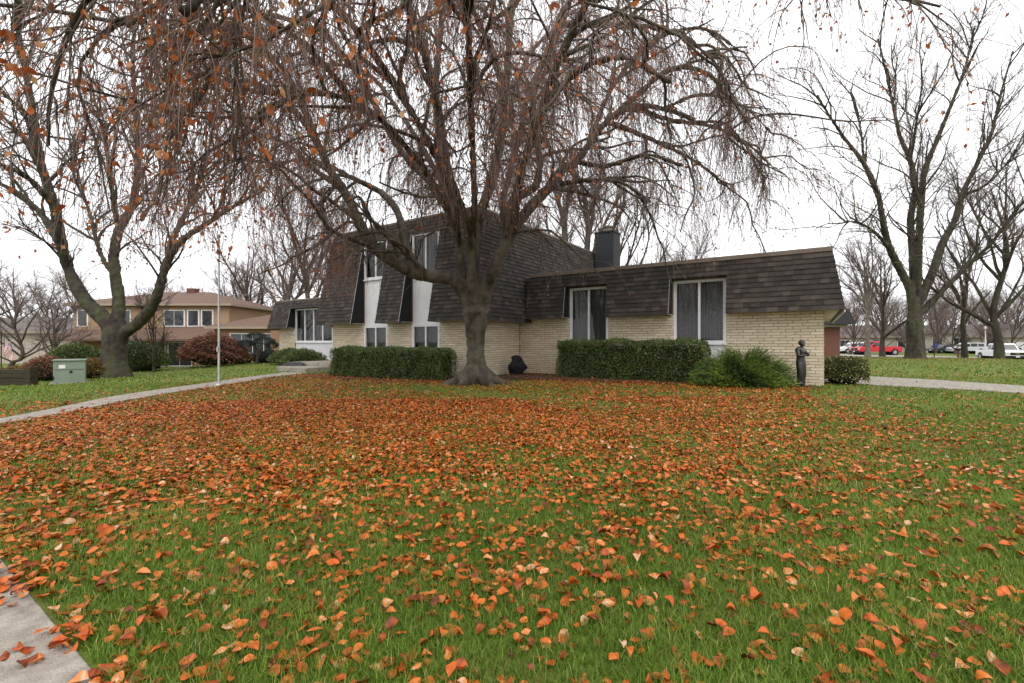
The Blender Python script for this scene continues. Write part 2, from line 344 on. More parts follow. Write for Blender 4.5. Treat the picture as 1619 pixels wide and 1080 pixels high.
wall_bricks(ef, W(19.36, TE)[:2], Dl, -Di, 11.14, ZG, 2.40, [(a - 19.36, b - 19.36, c, d) for a, b, c, d in hE])
link('entry_end_wall', MB().box(30.3, 30.5, TE + .2, 9, ZG, 4.0, W).mesh('entry_end_wall'), M['mortar'], house)
# mansards: planes given by function (a along, height z) -> outward offset
def shingle_plane(par, P, along, out, L0, L1, zb, zt, ob, ot, holes, hip0=0, hip1=0, exp=.155, tab=.25):
    """out offset ob at zb .. ot at zt ; hip0/hip1: how far each end moves (inwards +) from bottom to top"""
    n = max(1, round((zt - zb) / exp)); dz = (zt - zb) / n
    P = np.array(P); along = np.array(along); out = np.array(out)
    for k in range(n):
        z0, z1 = zb + k * dz, zb + (k + 1) * dz; f = k / n
        a0, a1 = L0 + hip0 * f, L1 - hip1 * f; a = a0 - random.uniform(0, tab)
        while a < a1:
            wd = tab * random.uniform(.75, 1.25); s0, s1 = max(a, a0), min(a + wd, a1); a += wd
            segs = [(s0, s1)]
            for h0, h1, zh in holes:
                if z0 + dz * .4 < zh:
                    ns = []
                    for q0, q1 in segs:
                        if q1 <= h0 or q0 >= h1: ns.append((q0, q1))
                        else:
                            if q0 < h0: ns.append((q0, h0))
                            if q1 > h1: ns.append((h1, q1))
                    segs = ns
            for q0, q1 in segs:
                if q1 - q0 > .02: SHG.append((par, P, along, out, q0, q1, z0, min(z1 + .03, zt), zb, zt, ob, ot))
def mansard(name, P, along, out, L0, L1, zb, zt, ob, ot, holes, hip0=0, hip1=0, inner=.25):
    """backing panels behind the shingles; holes (a0,a1,ztop) are open recesses"""
    mb = MB(); P = np.array(P); along = np.array(along); out = np.array(out)
    def pt(a, z, o):
        q = P + along * a + out * o; return (q[0], q[1], z)
    def off(z): return ob + (ot - ob) * (z - zb) / (zt - zb)
    def hx(a, z):
        f = (z - zb) / (zt - zb)
        if abs(a - L0) < 1e-6: return a + hip0 * f
        if abs(a - L1) < 1e-6: return a - hip1 * f
        return a
    xs = sorted({L0, L1, *[h for q in holes for h in q[:2]]})
    for a, b in zip(xs[:-1], xs[1:]):
        z0 = zb
        for h in holes:
            if h[0] <= a + 1e-6 and h[1] >= b - 1e-6: z0 = h[2]
        i0, i1 = off(z0) - .1, off(zt) - .1
        mb.box8([pt(hx(a, z0), z0, off(z0)), pt(hx(b, z0), z0, off(z0)), pt(hx(b, z0), z0, i0), pt(hx(a, z0), z0, i0),
                 pt(hx(a, zt), zt, off(zt)), pt(hx(b, zt), zt, off(zt)), pt(hx(b, zt), zt, i1), pt(hx(a, zt), zt, i1)])
    o = link(name, mb.mesh(name), M['black'], house)
    for h0, h1, zh in holes:      # dark cheeks of the window recess
        for a, sg in ((h0, -1), (h1, 1)):
            trim = sg > 0
            c = MB(); a_ = a + sg * .004; b_ = a + sg * .03
            lo = max(off(zh), .0)
            c.box8([pt(a_, zb - .01, -.0), pt(b_, zb - .01, -.0), pt(b_, zb - .01, ob + .012), pt(a_, zb - .01, ob + .012), pt(a_, zh, -.0), pt(b_, zh, -.0), pt(b_, zh, lo + .012), pt(a_, zh, lo + .012)])
            link('recess_cheek', c.mesh('recess_cheek'), M['black'], house)
            if not trim: continue
            e = MB(); e0 = a - sg * .001; e1 = a + sg * .012       # thin metal edge strip
            e.box8([pt(e0, zb - .01, ob + .014), pt(e1, zb - .01, ob + .014), pt(e1, zb - .01, ob + .03), pt(e0, zb - .01, ob + .03), pt(e0, zh, lo + .014), pt(e1, zh, lo + .014), pt(e1, zh, lo + .03), pt(e0, zh, lo + .03)])
            link('edge_trim', e.mesh('edge_trim'), M['pole'], house)
    return o
ZT = 4.1
# wing front
hw = [(a - .05, b + .05, 3.6) for a, b in WIN_W]
m1 = mansard('wing_mansard', W(0, 0)[:2], Dl, -Di, -.48, 10.0, ZS, ZT, .48, .20, hw, hip0=.28)
shingle_plane(m1, W(0, 0)[:2], Dl, -Di, -.48, 10.0, ZS, ZT, .48, .20, hw, hip0=.28)
m2 = mansard('wing_end_mansard', W(0, 9)[:2], -Di, -Dl, 0, 9.48, ZS, ZT, .48, .20, [], hip1=.28)
shingle_plane(m2, W(0, 9)[:2], -Di, -Dl, 0, 9.48, ZS, ZT, .48, .20, [], hip1=.28)
# block front and side
ZB0, ZB1 = 2.27, 6.5
hB = [(a - 10.59 - .03, b - 10.59 + .03, 5.93) for a, b in WIN_B]
m3 = mansard('block_mansard', W(10.59, TB)[:2], Dl, -Di, -.6, 9.15, ZB0, ZB1, .70, -.12, hB, hip0=.72, hip1=.3)
shingle_plane(m3, W(10.59, TB)[:2], Dl, -Di, -.6, 9.15, ZB0, ZB1, .70, -.12, hB, hip0=.72, hip1=.3)
m4 = mansard('block_side_mansard', W(10.59, 8.9)[:2], -Di, -Dl, 0, 8.9 - TB + .7, ZB0, ZB1, .6, -.12, [], hip1=.82)
shingle_plane(m4, W(10.59, 8.9)[:2], -Di, -Dl, 0, 8.9 - TB + .7, ZB0, ZB1, .6, -.12, [], hip1=.82)
m5 = mansard('block_far_mansard', W(19.35, TB)[:2], Di, Dl, -.7, 11.5, ZB0, ZB1, .4, .1, [], hip0=.82)
# entry wing
hEe = [(24.55, 28.65, 3.65)]
m6 = mansard('entry_mansard', W(0, TE)[:2], Dl, -Di, 19.4, 31.0, 2.36, 4.12, .55, .2, hEe, hip1=.3)
shingle_plane(m6, W(0, TE)[:2], Dl, -Di, 19.4, 31.0, 2.36, 4.12, .55, .2, hEe, hip1=.3)
m7 = mansard('entry_end_mansard', W(30.5, TE)[:2], Di, Dl, -.55, 8, 2.36, 4.12, .5, .2, [], hip0=.35)
# make bricks and shingles: the 300 largest in view as single parts, the rest joined per wall
def prism_pts(d):
    par, P, al, out, a0, a1, z0, z1, pr = d
    def pt(a, z, o): q = P + al * a + out * o; return (q[0], q[1], z)
    c = .004
    return [pt(a0, z0, 0), pt(a1, z0, 0), pt(a1, z1, 0), pt(a0, z1, 0), pt(a0 + c, z0 + c, pr), pt(a1 - c, z0 + c, pr), pt(a1 - c, z1 - c, pr), pt(a0 + c, z1 - c, pr)]
def shingle_pts(d):
    par, P, al, out, a0, a1, z0, z1, zb, zt, ob, ot = d
    def off(z): return ob + (ot - ob) * (z - zb) / (zt - zb)
    j = random.uniform(-.006, .003); th = .027 + random.uniform(0, .010)
    def pt(a, z, o): q = P + al * a + out * (off(z) + o); return (q[0], q[1], z)
    return [pt(a0 + .002, z0 + j, .001), pt(a1 - .002, z0 + j, .001), pt(a1 - .002, z1, .001), pt(a0 + .002, z1, .001), pt(a0 + .002, z0 + j, th), pt(a1 - .002, z0 + j, th), pt(a1 - .002, z1, .004), pt(a0 + .002, z1, .004)]
F6 = [(4, 5, 6, 7), (0, 1, 5, 4), (1, 2, 6, 5), (2, 3, 7, 6), (3, 0, 4, 7)]
def emit(items, ptsf, name, m_one, m_many, joined, hidden):
    data = [(d[0], np.array(ptsf(d))) for d in items]
    def size(p):
        c = p.mean(0)
        if c[1] < 1 or hidden(c): return 0
        e = np.linalg.norm(p[1] - p[0]); return e * np.linalg.norm(p[3] - p[0]) / (c[1] ** 2)
    sc = np.array([size(p) for _, p in data]); order = np.argsort(-sc); one = set(order[:300].tolist())
    groups = {}
    for i, (par, p) in enumerate(data):
        if i in one:
            c = p.mean(0); me = bpy.data.meshes.new(name); me.from_pydata([tuple(q - c) for q in p], [], F6)
            o = link(name, me, m_one, par); o.location = tuple(c)
        else: groups.setdefault(par, []).append(p)
    for par, ps in groups.items():
        V = np.concatenate(ps); n = len(ps); F = (np.array(F6)[None] + 8 * np.arange(n)[:, None, None]).reshape(-1, 4)
        o = link(joined, np_mesh(joined, V, F, np.repeat(rng.random(n), 8), flat=True), m_many, par); o['kind'] = 'stuff'
def hid_brick(c):
    u = CU + c[0] / c[1] * FPX; v = CV - (c[2] - EYE) / c[1] * FPX
    return (876 < u < 1150 and v > 545) or (1105 < u < 1255 and v > 560) or (500 < u < 712 and v > 555) or u > 1320 or (u > 1303)
emit(BRK, prism_pts, 'brick', M['brick_r'], M['brick'], 'brickwork', hid_brick)
emit(SHG, shingle_pts, 'shingle', M['shingle_r'], M['shingle'], 'shingles', lambda c: (CU + c[0] / c[1] * FPX) > 1345 or ((c[0] - W(0, 0)[0]) * .8345 - (c[1] - W(0, 0)[1]) * .5514 > .1 and c[1] > 14))
# roofs, fascia, soffits
def hpart(name, mb, m, b=0):
    o = link(name, mb.mesh(name), m, house)
    if b: bev(o, b)
    return o
hpart('flat_roof', MB().box(-.1, 10.9, -.1, 8.9, 4.0, 4.11, W), M['flat'])
hpart('flat_roof', MB().box(10.8, 19.3, TB + .2, 8.7, 6.32, 6.46, W), M['flat'])
hpart('flat_roof', MB().box(19.4, 30.4, TE, 8.8, 4.0, 4.12, W), M['flat'])
hpart('roof_flashing', MB().box(-.22, 9.9, -.24, -.06, 4.103, 4.24, W).box(-.22, -.04, -.06, 9, 4.103, 4.24, W), M['flash'], .01)
hpart('roof_flashing', MB().box(10.68, 19.3, TB + .09, TB + .27, 6.503, 6.60, W).box(10.68, 10.86, TB + .27, 8.9, 6.503, 6.60, W), M['flash'], .01)
hpart('roof_flashing', MB().box(19.4, 30.8, TE - .23, TE - .05, 4.125, 4.23, W), M['flash'], .01)
def soffit_run(a, b, gaps, t0, t1, z):
    e = [a] + [q for g in gaps for q in g] + [b]
    for i in range(0, len(e), 2): hpart('soffit', MB().box(e[i], e[i + 1], t0, t1, z + .006, z + .03, W), M['soffit'])
soffit_run(-.375, 10.0, [(p - .05, q + .05) for p, q in WIN_W], -.375, -.018, ZS)
hpart('soffit', MB().box(-.375, -.018, -.016, 9, ZS + .006, ZS + .03, W), M['soffit'])
soffit_run(10.0, 19.7, [(p - .03, q + .03) for p, q in WIN_B], TB - .59, TB - .018, ZB0)
hpart('soffit', MB().box(10.1, 10.57, TB - .015, -.5, ZB0 + .006, ZB0 + .03, W), M['soffit'])
soffit_run(19.5, 30.95, [(24.55, 28.65)], TE - .44, TE - .018, 2.36)
hpart('vent', MB().box(-.33, -.15, -.33, -.26, ZS - .002, ZS + .004, W), M['black'])
hpart('gutter_edge', MB().box(-.50, -.47, -.46, 9, ZS - .07, ZS - .002, W), M['white'])
# windows: frame, mullion, panes, curtain, lower panel
def window(a0, a1, t, z0, z1, lights, panel=None, curtain=True, fw=.095):
    root = hpart('window', MB().box(a0, a0 + fw, t - .03, t + .08, z0, z1, W).box(a1 - fw, a1, t - .03, t + .08, z0, z1, W).box(a0 + fw, a1 - fw, t - .03, t + .08, z1 - fw, z1, W).box(a0 + fw, a1 - fw, t - .03, t + .08, z0, z0 + fw, W), M['white'])
    w_ = (a1 - a0 - 2 * fw) / lights
    for i in range(lights):
        x0 = a0 + fw + i * w_
        if i: link('mullion', MB().box(x0 - .035, x0 + .035, t - .028, t + .07, z0 + fw, z1 - fw, W).mesh('mullion'), M['white'], root)
        s0 = x0 + (.037 if i else .002); s1 = x0 + w_ - (.037 if i < lights - 1 else .002)
        link('pane', MB().quad(W(s1, t + .03, z0 + fw + .002), W(s0, t + .03, z0 + fw + .002), W(s0, t + .03, z1 - fw - .002), W(s1, t + .03, z1 - fw - .002)).mesh('pane', fix=False), M['glass'], root)
    link('sill', MB().box(a0 - .03, a1 + .03, t - .07, t - .032, z0 - .05, z0 + .0, W).mesh('sill'), M['white'], root)
    if curtain:
        mb = MB(); n = 40
        for i in range(n):
            x0 = a0 + .05 + (a1 - a0 - .1) * i / n; x1 = a0 + .05 + (a1 - a0 - .1) * (i + 1) / n
            d0, d1 = .22 + .025 * math.sin(i * 1.3), .22 + .025 * math.sin((i + 1) * 1.3)
            mb.quad(W(x0, t + d0, z0), W(x1, t + d1, z0), W(x1, t + d1, z1), W(x0, t + d0, z1))
        link('curtain', mb.mesh('curtain', fix=False), M['curtain'], root)
    if panel: hpart('panel', MB().box(a0 + .002, a1 - .002, t + .0, t + .05, panel, z0 - .052, W), M['white'])
for a, b in WIN_W: window(a, b, .03, 1.44, 3.58, 2, panel=.28)
for a, b in WIN_B:
    window(a, b, TB + .02, .92, 2.2, 2); window(a, b, TB + .02, 4.25, 5.92, 2)
    hpart('panel', MB().box(a + .002, b - .002, TB + .03, TB + .09, 2.205, 4.195, W), M['white'])
window(24.62, 28.58, TE + .03, 1.46, 3.62, 4, panel=.28)
hpart('door', MB().box(30.52, 31.5, TE + 1.2, TE + 1.26, .25, 2.25, W), M['dglass'])
hpart('porch_wall', MB().box(30.52, 34, TE + 1.3, TE + 1.5, .1, 2.3, W), M['tanbrick'])
# chimney
CS, CT = 9.42, 7.75
chm = hpart('chimney', MB().box(CS, CS + 1.05, CT, CT + 1.05, 3.9, 7.55, W), M['chim'])
for f in range(8):
    link('board', MB().box(CS + .01 + f * .13, CS + .125 + f * .13, CT - .025, CT - .002, 4.13, 7.53, W).mesh('board'), M['chim'], chm)
    link('board', MB().box(CS - .025, CS - .002, CT + .01 + f * .13, CT + .125 + f * .13, 4.13, 7.53, W).mesh('board'), M['chim'], chm)
link('chimney_cap', MB().box(CS - .06, CS + 1.11, CT - .06, CT + 1.11, 7.552, 7.63, W).mesh('chimney_cap'), M['black'], chm)
c0 = W(CS + .5, CT + .5)
link('flue', MB().cyl((c0[0], c0[1], 7.632), .26, .26, .28, 18).cyl((c0[0], c0[1], 7.915), .33, .33, .06, 18).mesh('flue'), M['flash'], chm)
# entry steps and landing
st = thing('entry_steps', 'two low concrete entry steps beside the clipped hedge', 'steps', W(20.5, -3.2, .1))
bev(link('step', MB().box(19.5, 21.9, -4.1, -2.9, 0.0, .29, W).mesh('step'), M['concrete'], st), .015)
bev(link('step', MB().box(19.42, 22.6, -2.895, TE - .03, 0.0, .46, W).mesh('step'), M['concrete'], st), .015)
# ------------------------------------------------------------------ tubes and trees
def tubes(PL, R, sides=3, caps=False):
    """PL (N,P,3), R (N,P) -> V, F"""
    N, P, _ = PL.shape; T = np.gradient(PL, axis=1); T /= np.linalg.norm(T, axis=2, keepdims=True) + 1e-9
    ref = np.where(np.abs(T[..., 2:3]) < .9, np.array([0, 0, 1.]), np.array([1., 0, 0]))
    ref = np.repeat(ref[:, :1], P, axis=1) if P > 1 else ref
    A = np.cross(T, ref); A /= np.linalg.norm(A, axis=2, keepdims=True) + 1e-9; B = np.cross(T, A)
    th = np.arange(sides) * 2 * math.pi / sides
    V = PL[:, :, None] + R[:, :, None, None] * (np.cos(th)[None, None, :, None] * A[:, :, None] + np.sin(th)[None, None, :, None] * B[:, :, None])
    I = np.arange(N * P * sides).reshape(N, P, sides); J = np.roll(I, -1, axis=2)
    F = np.stack([I[:, :-1], J[:, :-1], J[:, 1:], I[:, 1:]], -1).reshape(-1, 4)
    Fs = [F]
    if caps: Fs += [I[:, 0, ::-1].reshape(N, sides), I[:, -1].reshape(N, sides)]
    return V.reshape(-1, 3), Fs
def grow(rg, PL, R, n, t0, t1, ang, L, droop, wig, P, rs, rmin, up=0., outward=None, rend=.35):
    N, Q, _ = PL.shape
    ln = np.linalg.norm(np.diff(PL, axis=1), axis=2).sum(1); ix = rg.choice(N, n, p=ln / ln.sum())
    t = (t0 + (t1 - t0) * rg.random(n)) * (Q - 1); k = np.minimum(t.astype(int), Q - 2); f = (t - k)[:, None]
    pos = PL[ix, k] * (1 - f) + PL[ix, k + 1] * f; tan = PL[ix, k + 1] - PL[ix, k]; tan /= np.linalg.norm(tan, axis=1, keepdims=True) + 1e-9
    r = (R[ix, k] * (1 - f[:, 0]) + R[ix, k + 1] * f[:, 0])
    rv = rg.normal(size=(n, 3)); rv -= (rv * tan).sum(1, keepdims=True) * tan; rv /= np.linalg.norm(rv, axis=1, keepdims=True) + 1e-9
    a = np.radians(rg.normal(ang[0], ang[1], n))[:, None]; d = np.cos(a) * tan + np.sin(a) * rv
    if outward is not None:
        o = pos - np.array(outward[0]); o[:, 2] *= .3; o /= np.linalg.norm(o, axis=1, keepdims=True) + 1e-9; d = d + o * outward[1]
    d[:, 2] += up; d /= np.linalg.norm(d, axis=1, keepdims=True)
    le = np.clip(rg.normal(L[0], L[1], n), L[0] * .3, None); st = (le / (P - 1))[:, None]
    out = np.empty((n, P, 3)); out[:, 0] = pos
    wv = rg.normal(size=(n, 3)) * wig
    for j in range(1, P):
        wv = .35 * wv + rg.normal(size=(n, 3)) * wig * 1.15
        d = d + wv; d[:, 2] -= droop; d /= np.linalg.norm(d, axis=1, keepdims=True)
        out[:, j] = out[:, j - 1] + d * st
    r0 = np.maximum(np.minimum(r * .75, rs * rg.uniform(.7, 1.3, n)), rmin)
    rad = np.maximum(r0[:, None] * np.linspace(1, rend, P)[None], rmin * .6)
    return out, rad
def resample(P, R, n):
    """smooth (Catmull-Rom like) resample of a polyline"""
    P = np.array(P, float); d = np.r_[0, np.cumsum(np.linalg.norm(np.diff(P, axis=0), axis=1))]
    m = np.gradient(P, d, axis=0); t = np.linspace(0, d[-1], n); k = np.clip(np.searchsorted(d, t, side='right') - 1, 0, len(d) - 2)
    h = (d[k + 1] - d[k])[:, None]; s = ((t - d[k]) / (d[k + 1] - d[k]))[:, None]
    Q = (2 * s ** 3 - 3 * s ** 2 + 1) * P[k] + (s ** 3 - 2 * s ** 2 + s) * h * m[k] + (-2 * s ** 3 + 3 * s ** 2) * P[k + 1] + (s ** 3 - s ** 2) * h * m[k + 1]
    return Q, np.interp(t, d, R)
def traced(limbs, D, n=26):
    """limbs: list of (points [(u,v[,dY])], r0px, r1px); D base depth"""
    PL, RR = [], []
    for pts, r0, r1 in limbs:
        k = len(pts); pp = []
        for p in pts: pp.append(at(p[0], p[1], D + (p[2] if len(p) > 2 else 0)))
        rad = np.linspace(1, 0, k) ** 1.05 * (r0 - r1) * .9 + r1 * .85
        q, r = resample(pp, rad * D / FPX, n); PL.append(q); RR.append(r)
    return np.array(PL), np.array(RR)
def leaf_cards(pos, direc, size, ratio, rg, fold=.0):
    n = len(pos); d = direc / (np.linalg.norm(direc, axis=1, keepdims=True) + 1e-9)
    rv = rg.normal(size=(n, 3)); s = np.cross(d, rv); s /= np.linalg.norm(s, axis=1, keepdims=True) + 1e-9
    sz = size if np.ndim(size) else np.full(n, size); sz = sz[:, None]
    nrm = np.cross(d, s)
    a = pos; b = pos + d * sz * .45 + s * sz * ratio * .5 + nrm * sz * fold; c = pos + d * sz; e = pos + d * sz * .45 - s * sz * ratio * .5 + nrm * sz * fold
    V = np.stack([a, b, c, e], 1).reshape(-1, 3); I = np.arange(n * 4).reshape(n, 4)
    F = np.concatenate([I[:, [0, 1, 2]], I[:, [0, 2, 3]]]) if fold else I
    return V, F
def remesh(o, vox, noise=.0, nscale=1.0):
    m = o.modifiers.new('union', 'REMESH'); m.mode = 'VOXEL'; m.voxel_size = vox; m.use_smooth_shade = True
    sm = o.modifiers.new('smooth', 'SMOOTH'); sm.factor = .5; sm.iterations = 4
    if noise:
        tx = bpy.data.textures.new('bark_relief', 'CLOUDS'); tx.noise_scale = nscale; tx.noise_depth = 3
        dm = o.modifiers.new('relief', 'DISPLACE'); dm.texture = tx; dm.strength = noise; dm.texture_coords = 'GLOBAL'
def trunk_mesh(name, PL, R, extra=()):
    V, Fs = tubes(PL, R, 12, True); k = len(V); Vs = [V]; 
    for pl, r in extra:
        v2, f2 = tubes(np.array([pl]), np.array([r]), 14, True); Vs.append(v2); Fs += [f + k for f in f2]; k += len(v2)
    return np_mesh(name, np.concatenate(Vs), Fs, smooth=True)
# ---- weeping beech
rg = np.random.default_rng(21)
DB = 14.2; bz = gzf(*at(755, 600, DB)[:2])
tb = at(755, 600, DB)
beech = thing('weeping_beech_tree', 'large weeping beech with smooth grey trunk and drooping rust leafed branches before the house', 'tree', (tb[0], tb[1], bz))
BL_ = [
 ([(745, 500), (737, 466), (715, 440, -.2), (684, 437, -.5), (647, 428, -.8), (623, 414, -1), (590, 391, -1.1), (572, 361, -1.1), (559, 332, -1.1), (541, 298, -1.2), (520, 266, -1.4), (503, 228, -1.6), (478, 190, -1.8), (440, 150, -2), (398, 128, -2.2)], 14, 4),
 ([(655, 430, -.8), (641, 385, -.6), (635, 355, -.5), (623, 326, -.3), (602, 304, 0), (578, 292, .3), (553, 279, .6), (520, 262, 1), (480, 252, 1.4), (430, 262, 1.8)], 8.5, 3),
 ([(675, 433, -.6), (647, 405, -1.2), (614, 375, -1.6), (594, 357, -1.8), (578, 330, -2), (568, 311, -2.1), (547, 320, -2.3)], 5, 2.5),
 ([(742, 500), (733, 444, .2), (724, 371, .3), (714, 343, .3), (692, 306, .3), (671, 277, .3), (651, 259, .2), (627, 228, 0), (610, 198, -.2), (590, 160, -.5), (560, 110, -.8), (520, 60, -1.2), (475, 10, -1.5)], 10.5, 4),
 ([(752, 500), (748, 440, -.4), (749, 380, -.4), (760, 336, -.2), (773, 300, 0), (785, 253, .2), (794, 200, .4), (800, 140, .5), (805, 60, .5), (815, -60, .5)], 12, 6),
 ([(716, 350, .3), (702, 294, .6), (697, 241, .8), (692, 200, 1), (690, 120, 1.1), (698, 40, 1.1), (705, -60, 1)], 9, 5),
 ([(765, 500), (768, 458, -.3), (783, 425, -.5), (802, 379, -.5), (822, 347, -.4), (847, 318, -.3), (871, 294, -.1), (887, 270, 0), (908, 258, .1), (930, 230, .2), (960, 192, .3), (1000, 168, .2), (1050, 172, 0), (1100, 190, -.3)], 12.5, 4),
 ([(802, 372, -.5), (806, 320, -.7), (826, 308, -.8), (847, 294, -.9), (853, 270, -.9), (850, 230, -.9), (842, 180, -1), (850, 120, -1.1), (880, 60, -1.3), (905, -10, -1.4)], 8, 4),
 ([(800, 380, -.4), (795, 318, .2), (806, 273, .5), (818, 224, .8), (835, 150, 1.1), (860, 90, 1.4), (895, 10, 1.6)], 7, 4),
 ([(748, 400, -.4), (738, 350, -1.3), (712, 280, -2.6), (690, 160, -4), (650, 20, -5.4), (570, -140, -6.8), (460, -240, -8), (340, -220, -9.2), (260, -120, -9.9)], 7, 3),
 ([(802, 379, -.5), (815, 310, -1.4), (840, 220, -2.6), (890, 80, -4), (980, -70, -5), (1120, -160, -5.8), (1260, -130, -6.4), (1340, -60, -6.8)], 7, 3),
 ([(758, 345, -.1), (772, 290, 1.6), (800, 190, 3), (850, 70, 4.4), (930, 20, 5.4)], 7, 4),
 ([(724, 375, .3), (704, 305, 1.8), (640, 190, 3.2), (570, 110, 4.2), (490, 100, 5)], 7, 4),
 ([(960, 192, .3), (1010, 148, .2), (1060, 110, -.2), (1110, 112, -.6), (1150, 150, -.9), (1190, 205, -1.1)], 6, 2.5),
 ([(1000, 168, .2), (1060, 190, .4), (1120, 198, .5), (1180, 226, .5), (1220, 262, .4)], 5, 2),
 ([(541, 298, -1.2), (500, 270, -1.0), (455, 230, -.8), (415, 215, -.6), (375, 235, -.4)], 6, 2.5),
 ([(503, 228, -1.6), (470, 150, -2.2), (420, 80, -3), (350, 40, -3.8), (280, 70, -4.4)], 6, 2.5),
 ([(905, 255, .1), (960, 262, -.6), (1020, 245, -1.2), (1080, 262, -1.7)], 5, 2.5),
 ([(930, 230, .2), (980, 120, .6), (1040, 60, .4), (1110, 45, 0), (1170, 80, -.4)], 5, 2.5),
 ([(895, 40, -1.3), (980, 40, -1.8), (1060, 50, -2), (1130, 100, -2.2), (1165, 170, -2.3)], 5, 2.5),
 ([(871, 294, -.1), (930, 285, -1), (985, 290, -1.6), (1030, 320, -1.9)], 4.5, 2.5),
 ([(960, 192, .3), (1040, 225, 1.5), (1110, 262, 2), (1155, 300, 2.3)], 5, 2.5),
 ([(1050, 172, 0), (1110, 150, .8), (1170, 165, 1.2), (1225, 215, 1.4)], 4, 2),
 ([(398, 128, -2.2), (350, 130, -2.6), (300, 165, -3), (262, 220, -3.2)], 4, 2),
 ([(724, 371, .3), (698, 310, -2), (640, 230, -4), (560, 160, -5.5), (470, 150, -6.5), (400, 200, -7.2)], 5.5, 2),
 ([(812, 362, -.5), (822, 300, -2), (840, 220, -4), (905, 120, -5.5), (980, 90, -6.5), (1060, 130, -7.2)], 5.5, 2),
 ([(749, 375, -.4), (750, 310, -2.5), (745, 180, -5), (740, 40, -7), (735, -80, -8.5), (730, -110, -9.5)], 5.5, 2),
 ([(726, 385, .2), (716, 310, -2.2), (640, 160, -5), (540, 20, -7), (440, -60, -8.4), (360, -40, -9.4), (290, 20, -10)], 5.5, 2),
 ([(560, 160, -5.5), (470, 60, -6.4), (380, 10, -7.2), (280, 0, -8), (200, 40, -8.8)], 3.5, 2),
 ([(785, 253, .2), (800, 180, -.8), (780, 90, -2.2), (740, 0, -3.6), (700, -80, -4.6)], 7, 3),
]
PLb, Rb = traced(BL_, DB, 28)
tr_p, tr_r = resample([at(757, 618, DB), at(756, 600, DB), at(753, 575, DB), at(752, 546, DB), at(752, 518, DB), at(754, 494, DB), at(756, 474, DB)], np.array([25, 19, 14.8, 13.6, 16.5, 22, 10]) * DB / FPX, 22)
roots = []
for (u, v, dy), r in (((692, 612, -.35), 8), ((722, 619, -.6), 9), ((782, 619, -.8), 11), ((812, 606, .2), 7), ((745, 600, .9), 7)):
    p, r_ = resample([at(753, 578, DB), at((u + 755) / 2, 601, DB + dy * .5), (at(u, v, DB + dy)[0], DB + dy, bz - .05)], np.array([13, r, r * .35]) * DB / FPX, 12); roots.append((p, r_))
tk = link('trunk', trunk_mesh('trunk', PLb, Rb, [(tr_p, tr_r)] + roots), M['beech'], beech); remesh(tk, .03, .09, .22)
oc = (tb[0], tb[1], 6.0)
b2, r2 = grow(rg, PLb, Rb, 300, .25, 1, (50, 18), (2.4, .8), .10, .16, 10, .05, .014, up=.25, outward=(oc, .35))
b3, r3 = grow(rg, np.concatenate([b2, PLb[:, ::3][:, :10]]), np.concatenate([r2, Rb[:, ::3][:, :10]]), 2600, .1, 1, (55, 22), (1.25, .45), .28, .15, 8, .014, .005, outward=(oc, .15))
t4, r4 = grow(rg, np.concatenate([b3, b2[:, :8]]), np.concatenate([r3, r2[:, :8]]), 27500, .1, 1, (50, 25), (1.0, .4), .75, .12, 5, .0056, .0036)
def high(b, zmin): return b[:, :, 2].min(1) > zmin
def keep(b, r, f): k = f(b); return b[k], r[k]
b2, r2 = keep(b2, r2, lambda b: high(b, 3.0)); b3, r3 = keep(b3, r3, lambda b: high(b, 2.9)); 
def t4ok(b):
    z = b[:, :, 2].min(1); p = b[:, -1]; u = CU + p[:, 0] / np.maximum(p[:, 1], .5) * FPX; v = CV - (p[:, 2] - EYE) / np.maximum(p[:, 1], .5) * FPX
    house_clear = (u > 560) & (u < 1080) & (v > 345 + 40 * rg.random(len(p)))      # photo: the low centre is kept open
    return (z > 2.5) & ~(house_clear & (rg.random(len(p)) > .06)) & (b[:, :, 1].min(1) > 2.6)
t4, r4 = keep(t4, r4, t4ok)
def joinmesh(name, sets, sides):
    Vs, Fs, k = [], [], 0
    for (P_, R_), sd_ in zip(sets, sides):
        v, f = tubes(P_, R_, sd_); Vs.append(v); Fs += [q + k for q in f]; k += len(v)
    return np_mesh(name, np.concatenate(Vs), Fs, smooth=True)
tag(link('branches', joinmesh('branches', [(b2, r2), (b3, r3)], [6, 4]), M['beech'], beech), kind='stuff')
tag(link('twigs', joinmesh('twigs', [(t4, r4)], [3]), M['twig'], beech), kind='stuff')
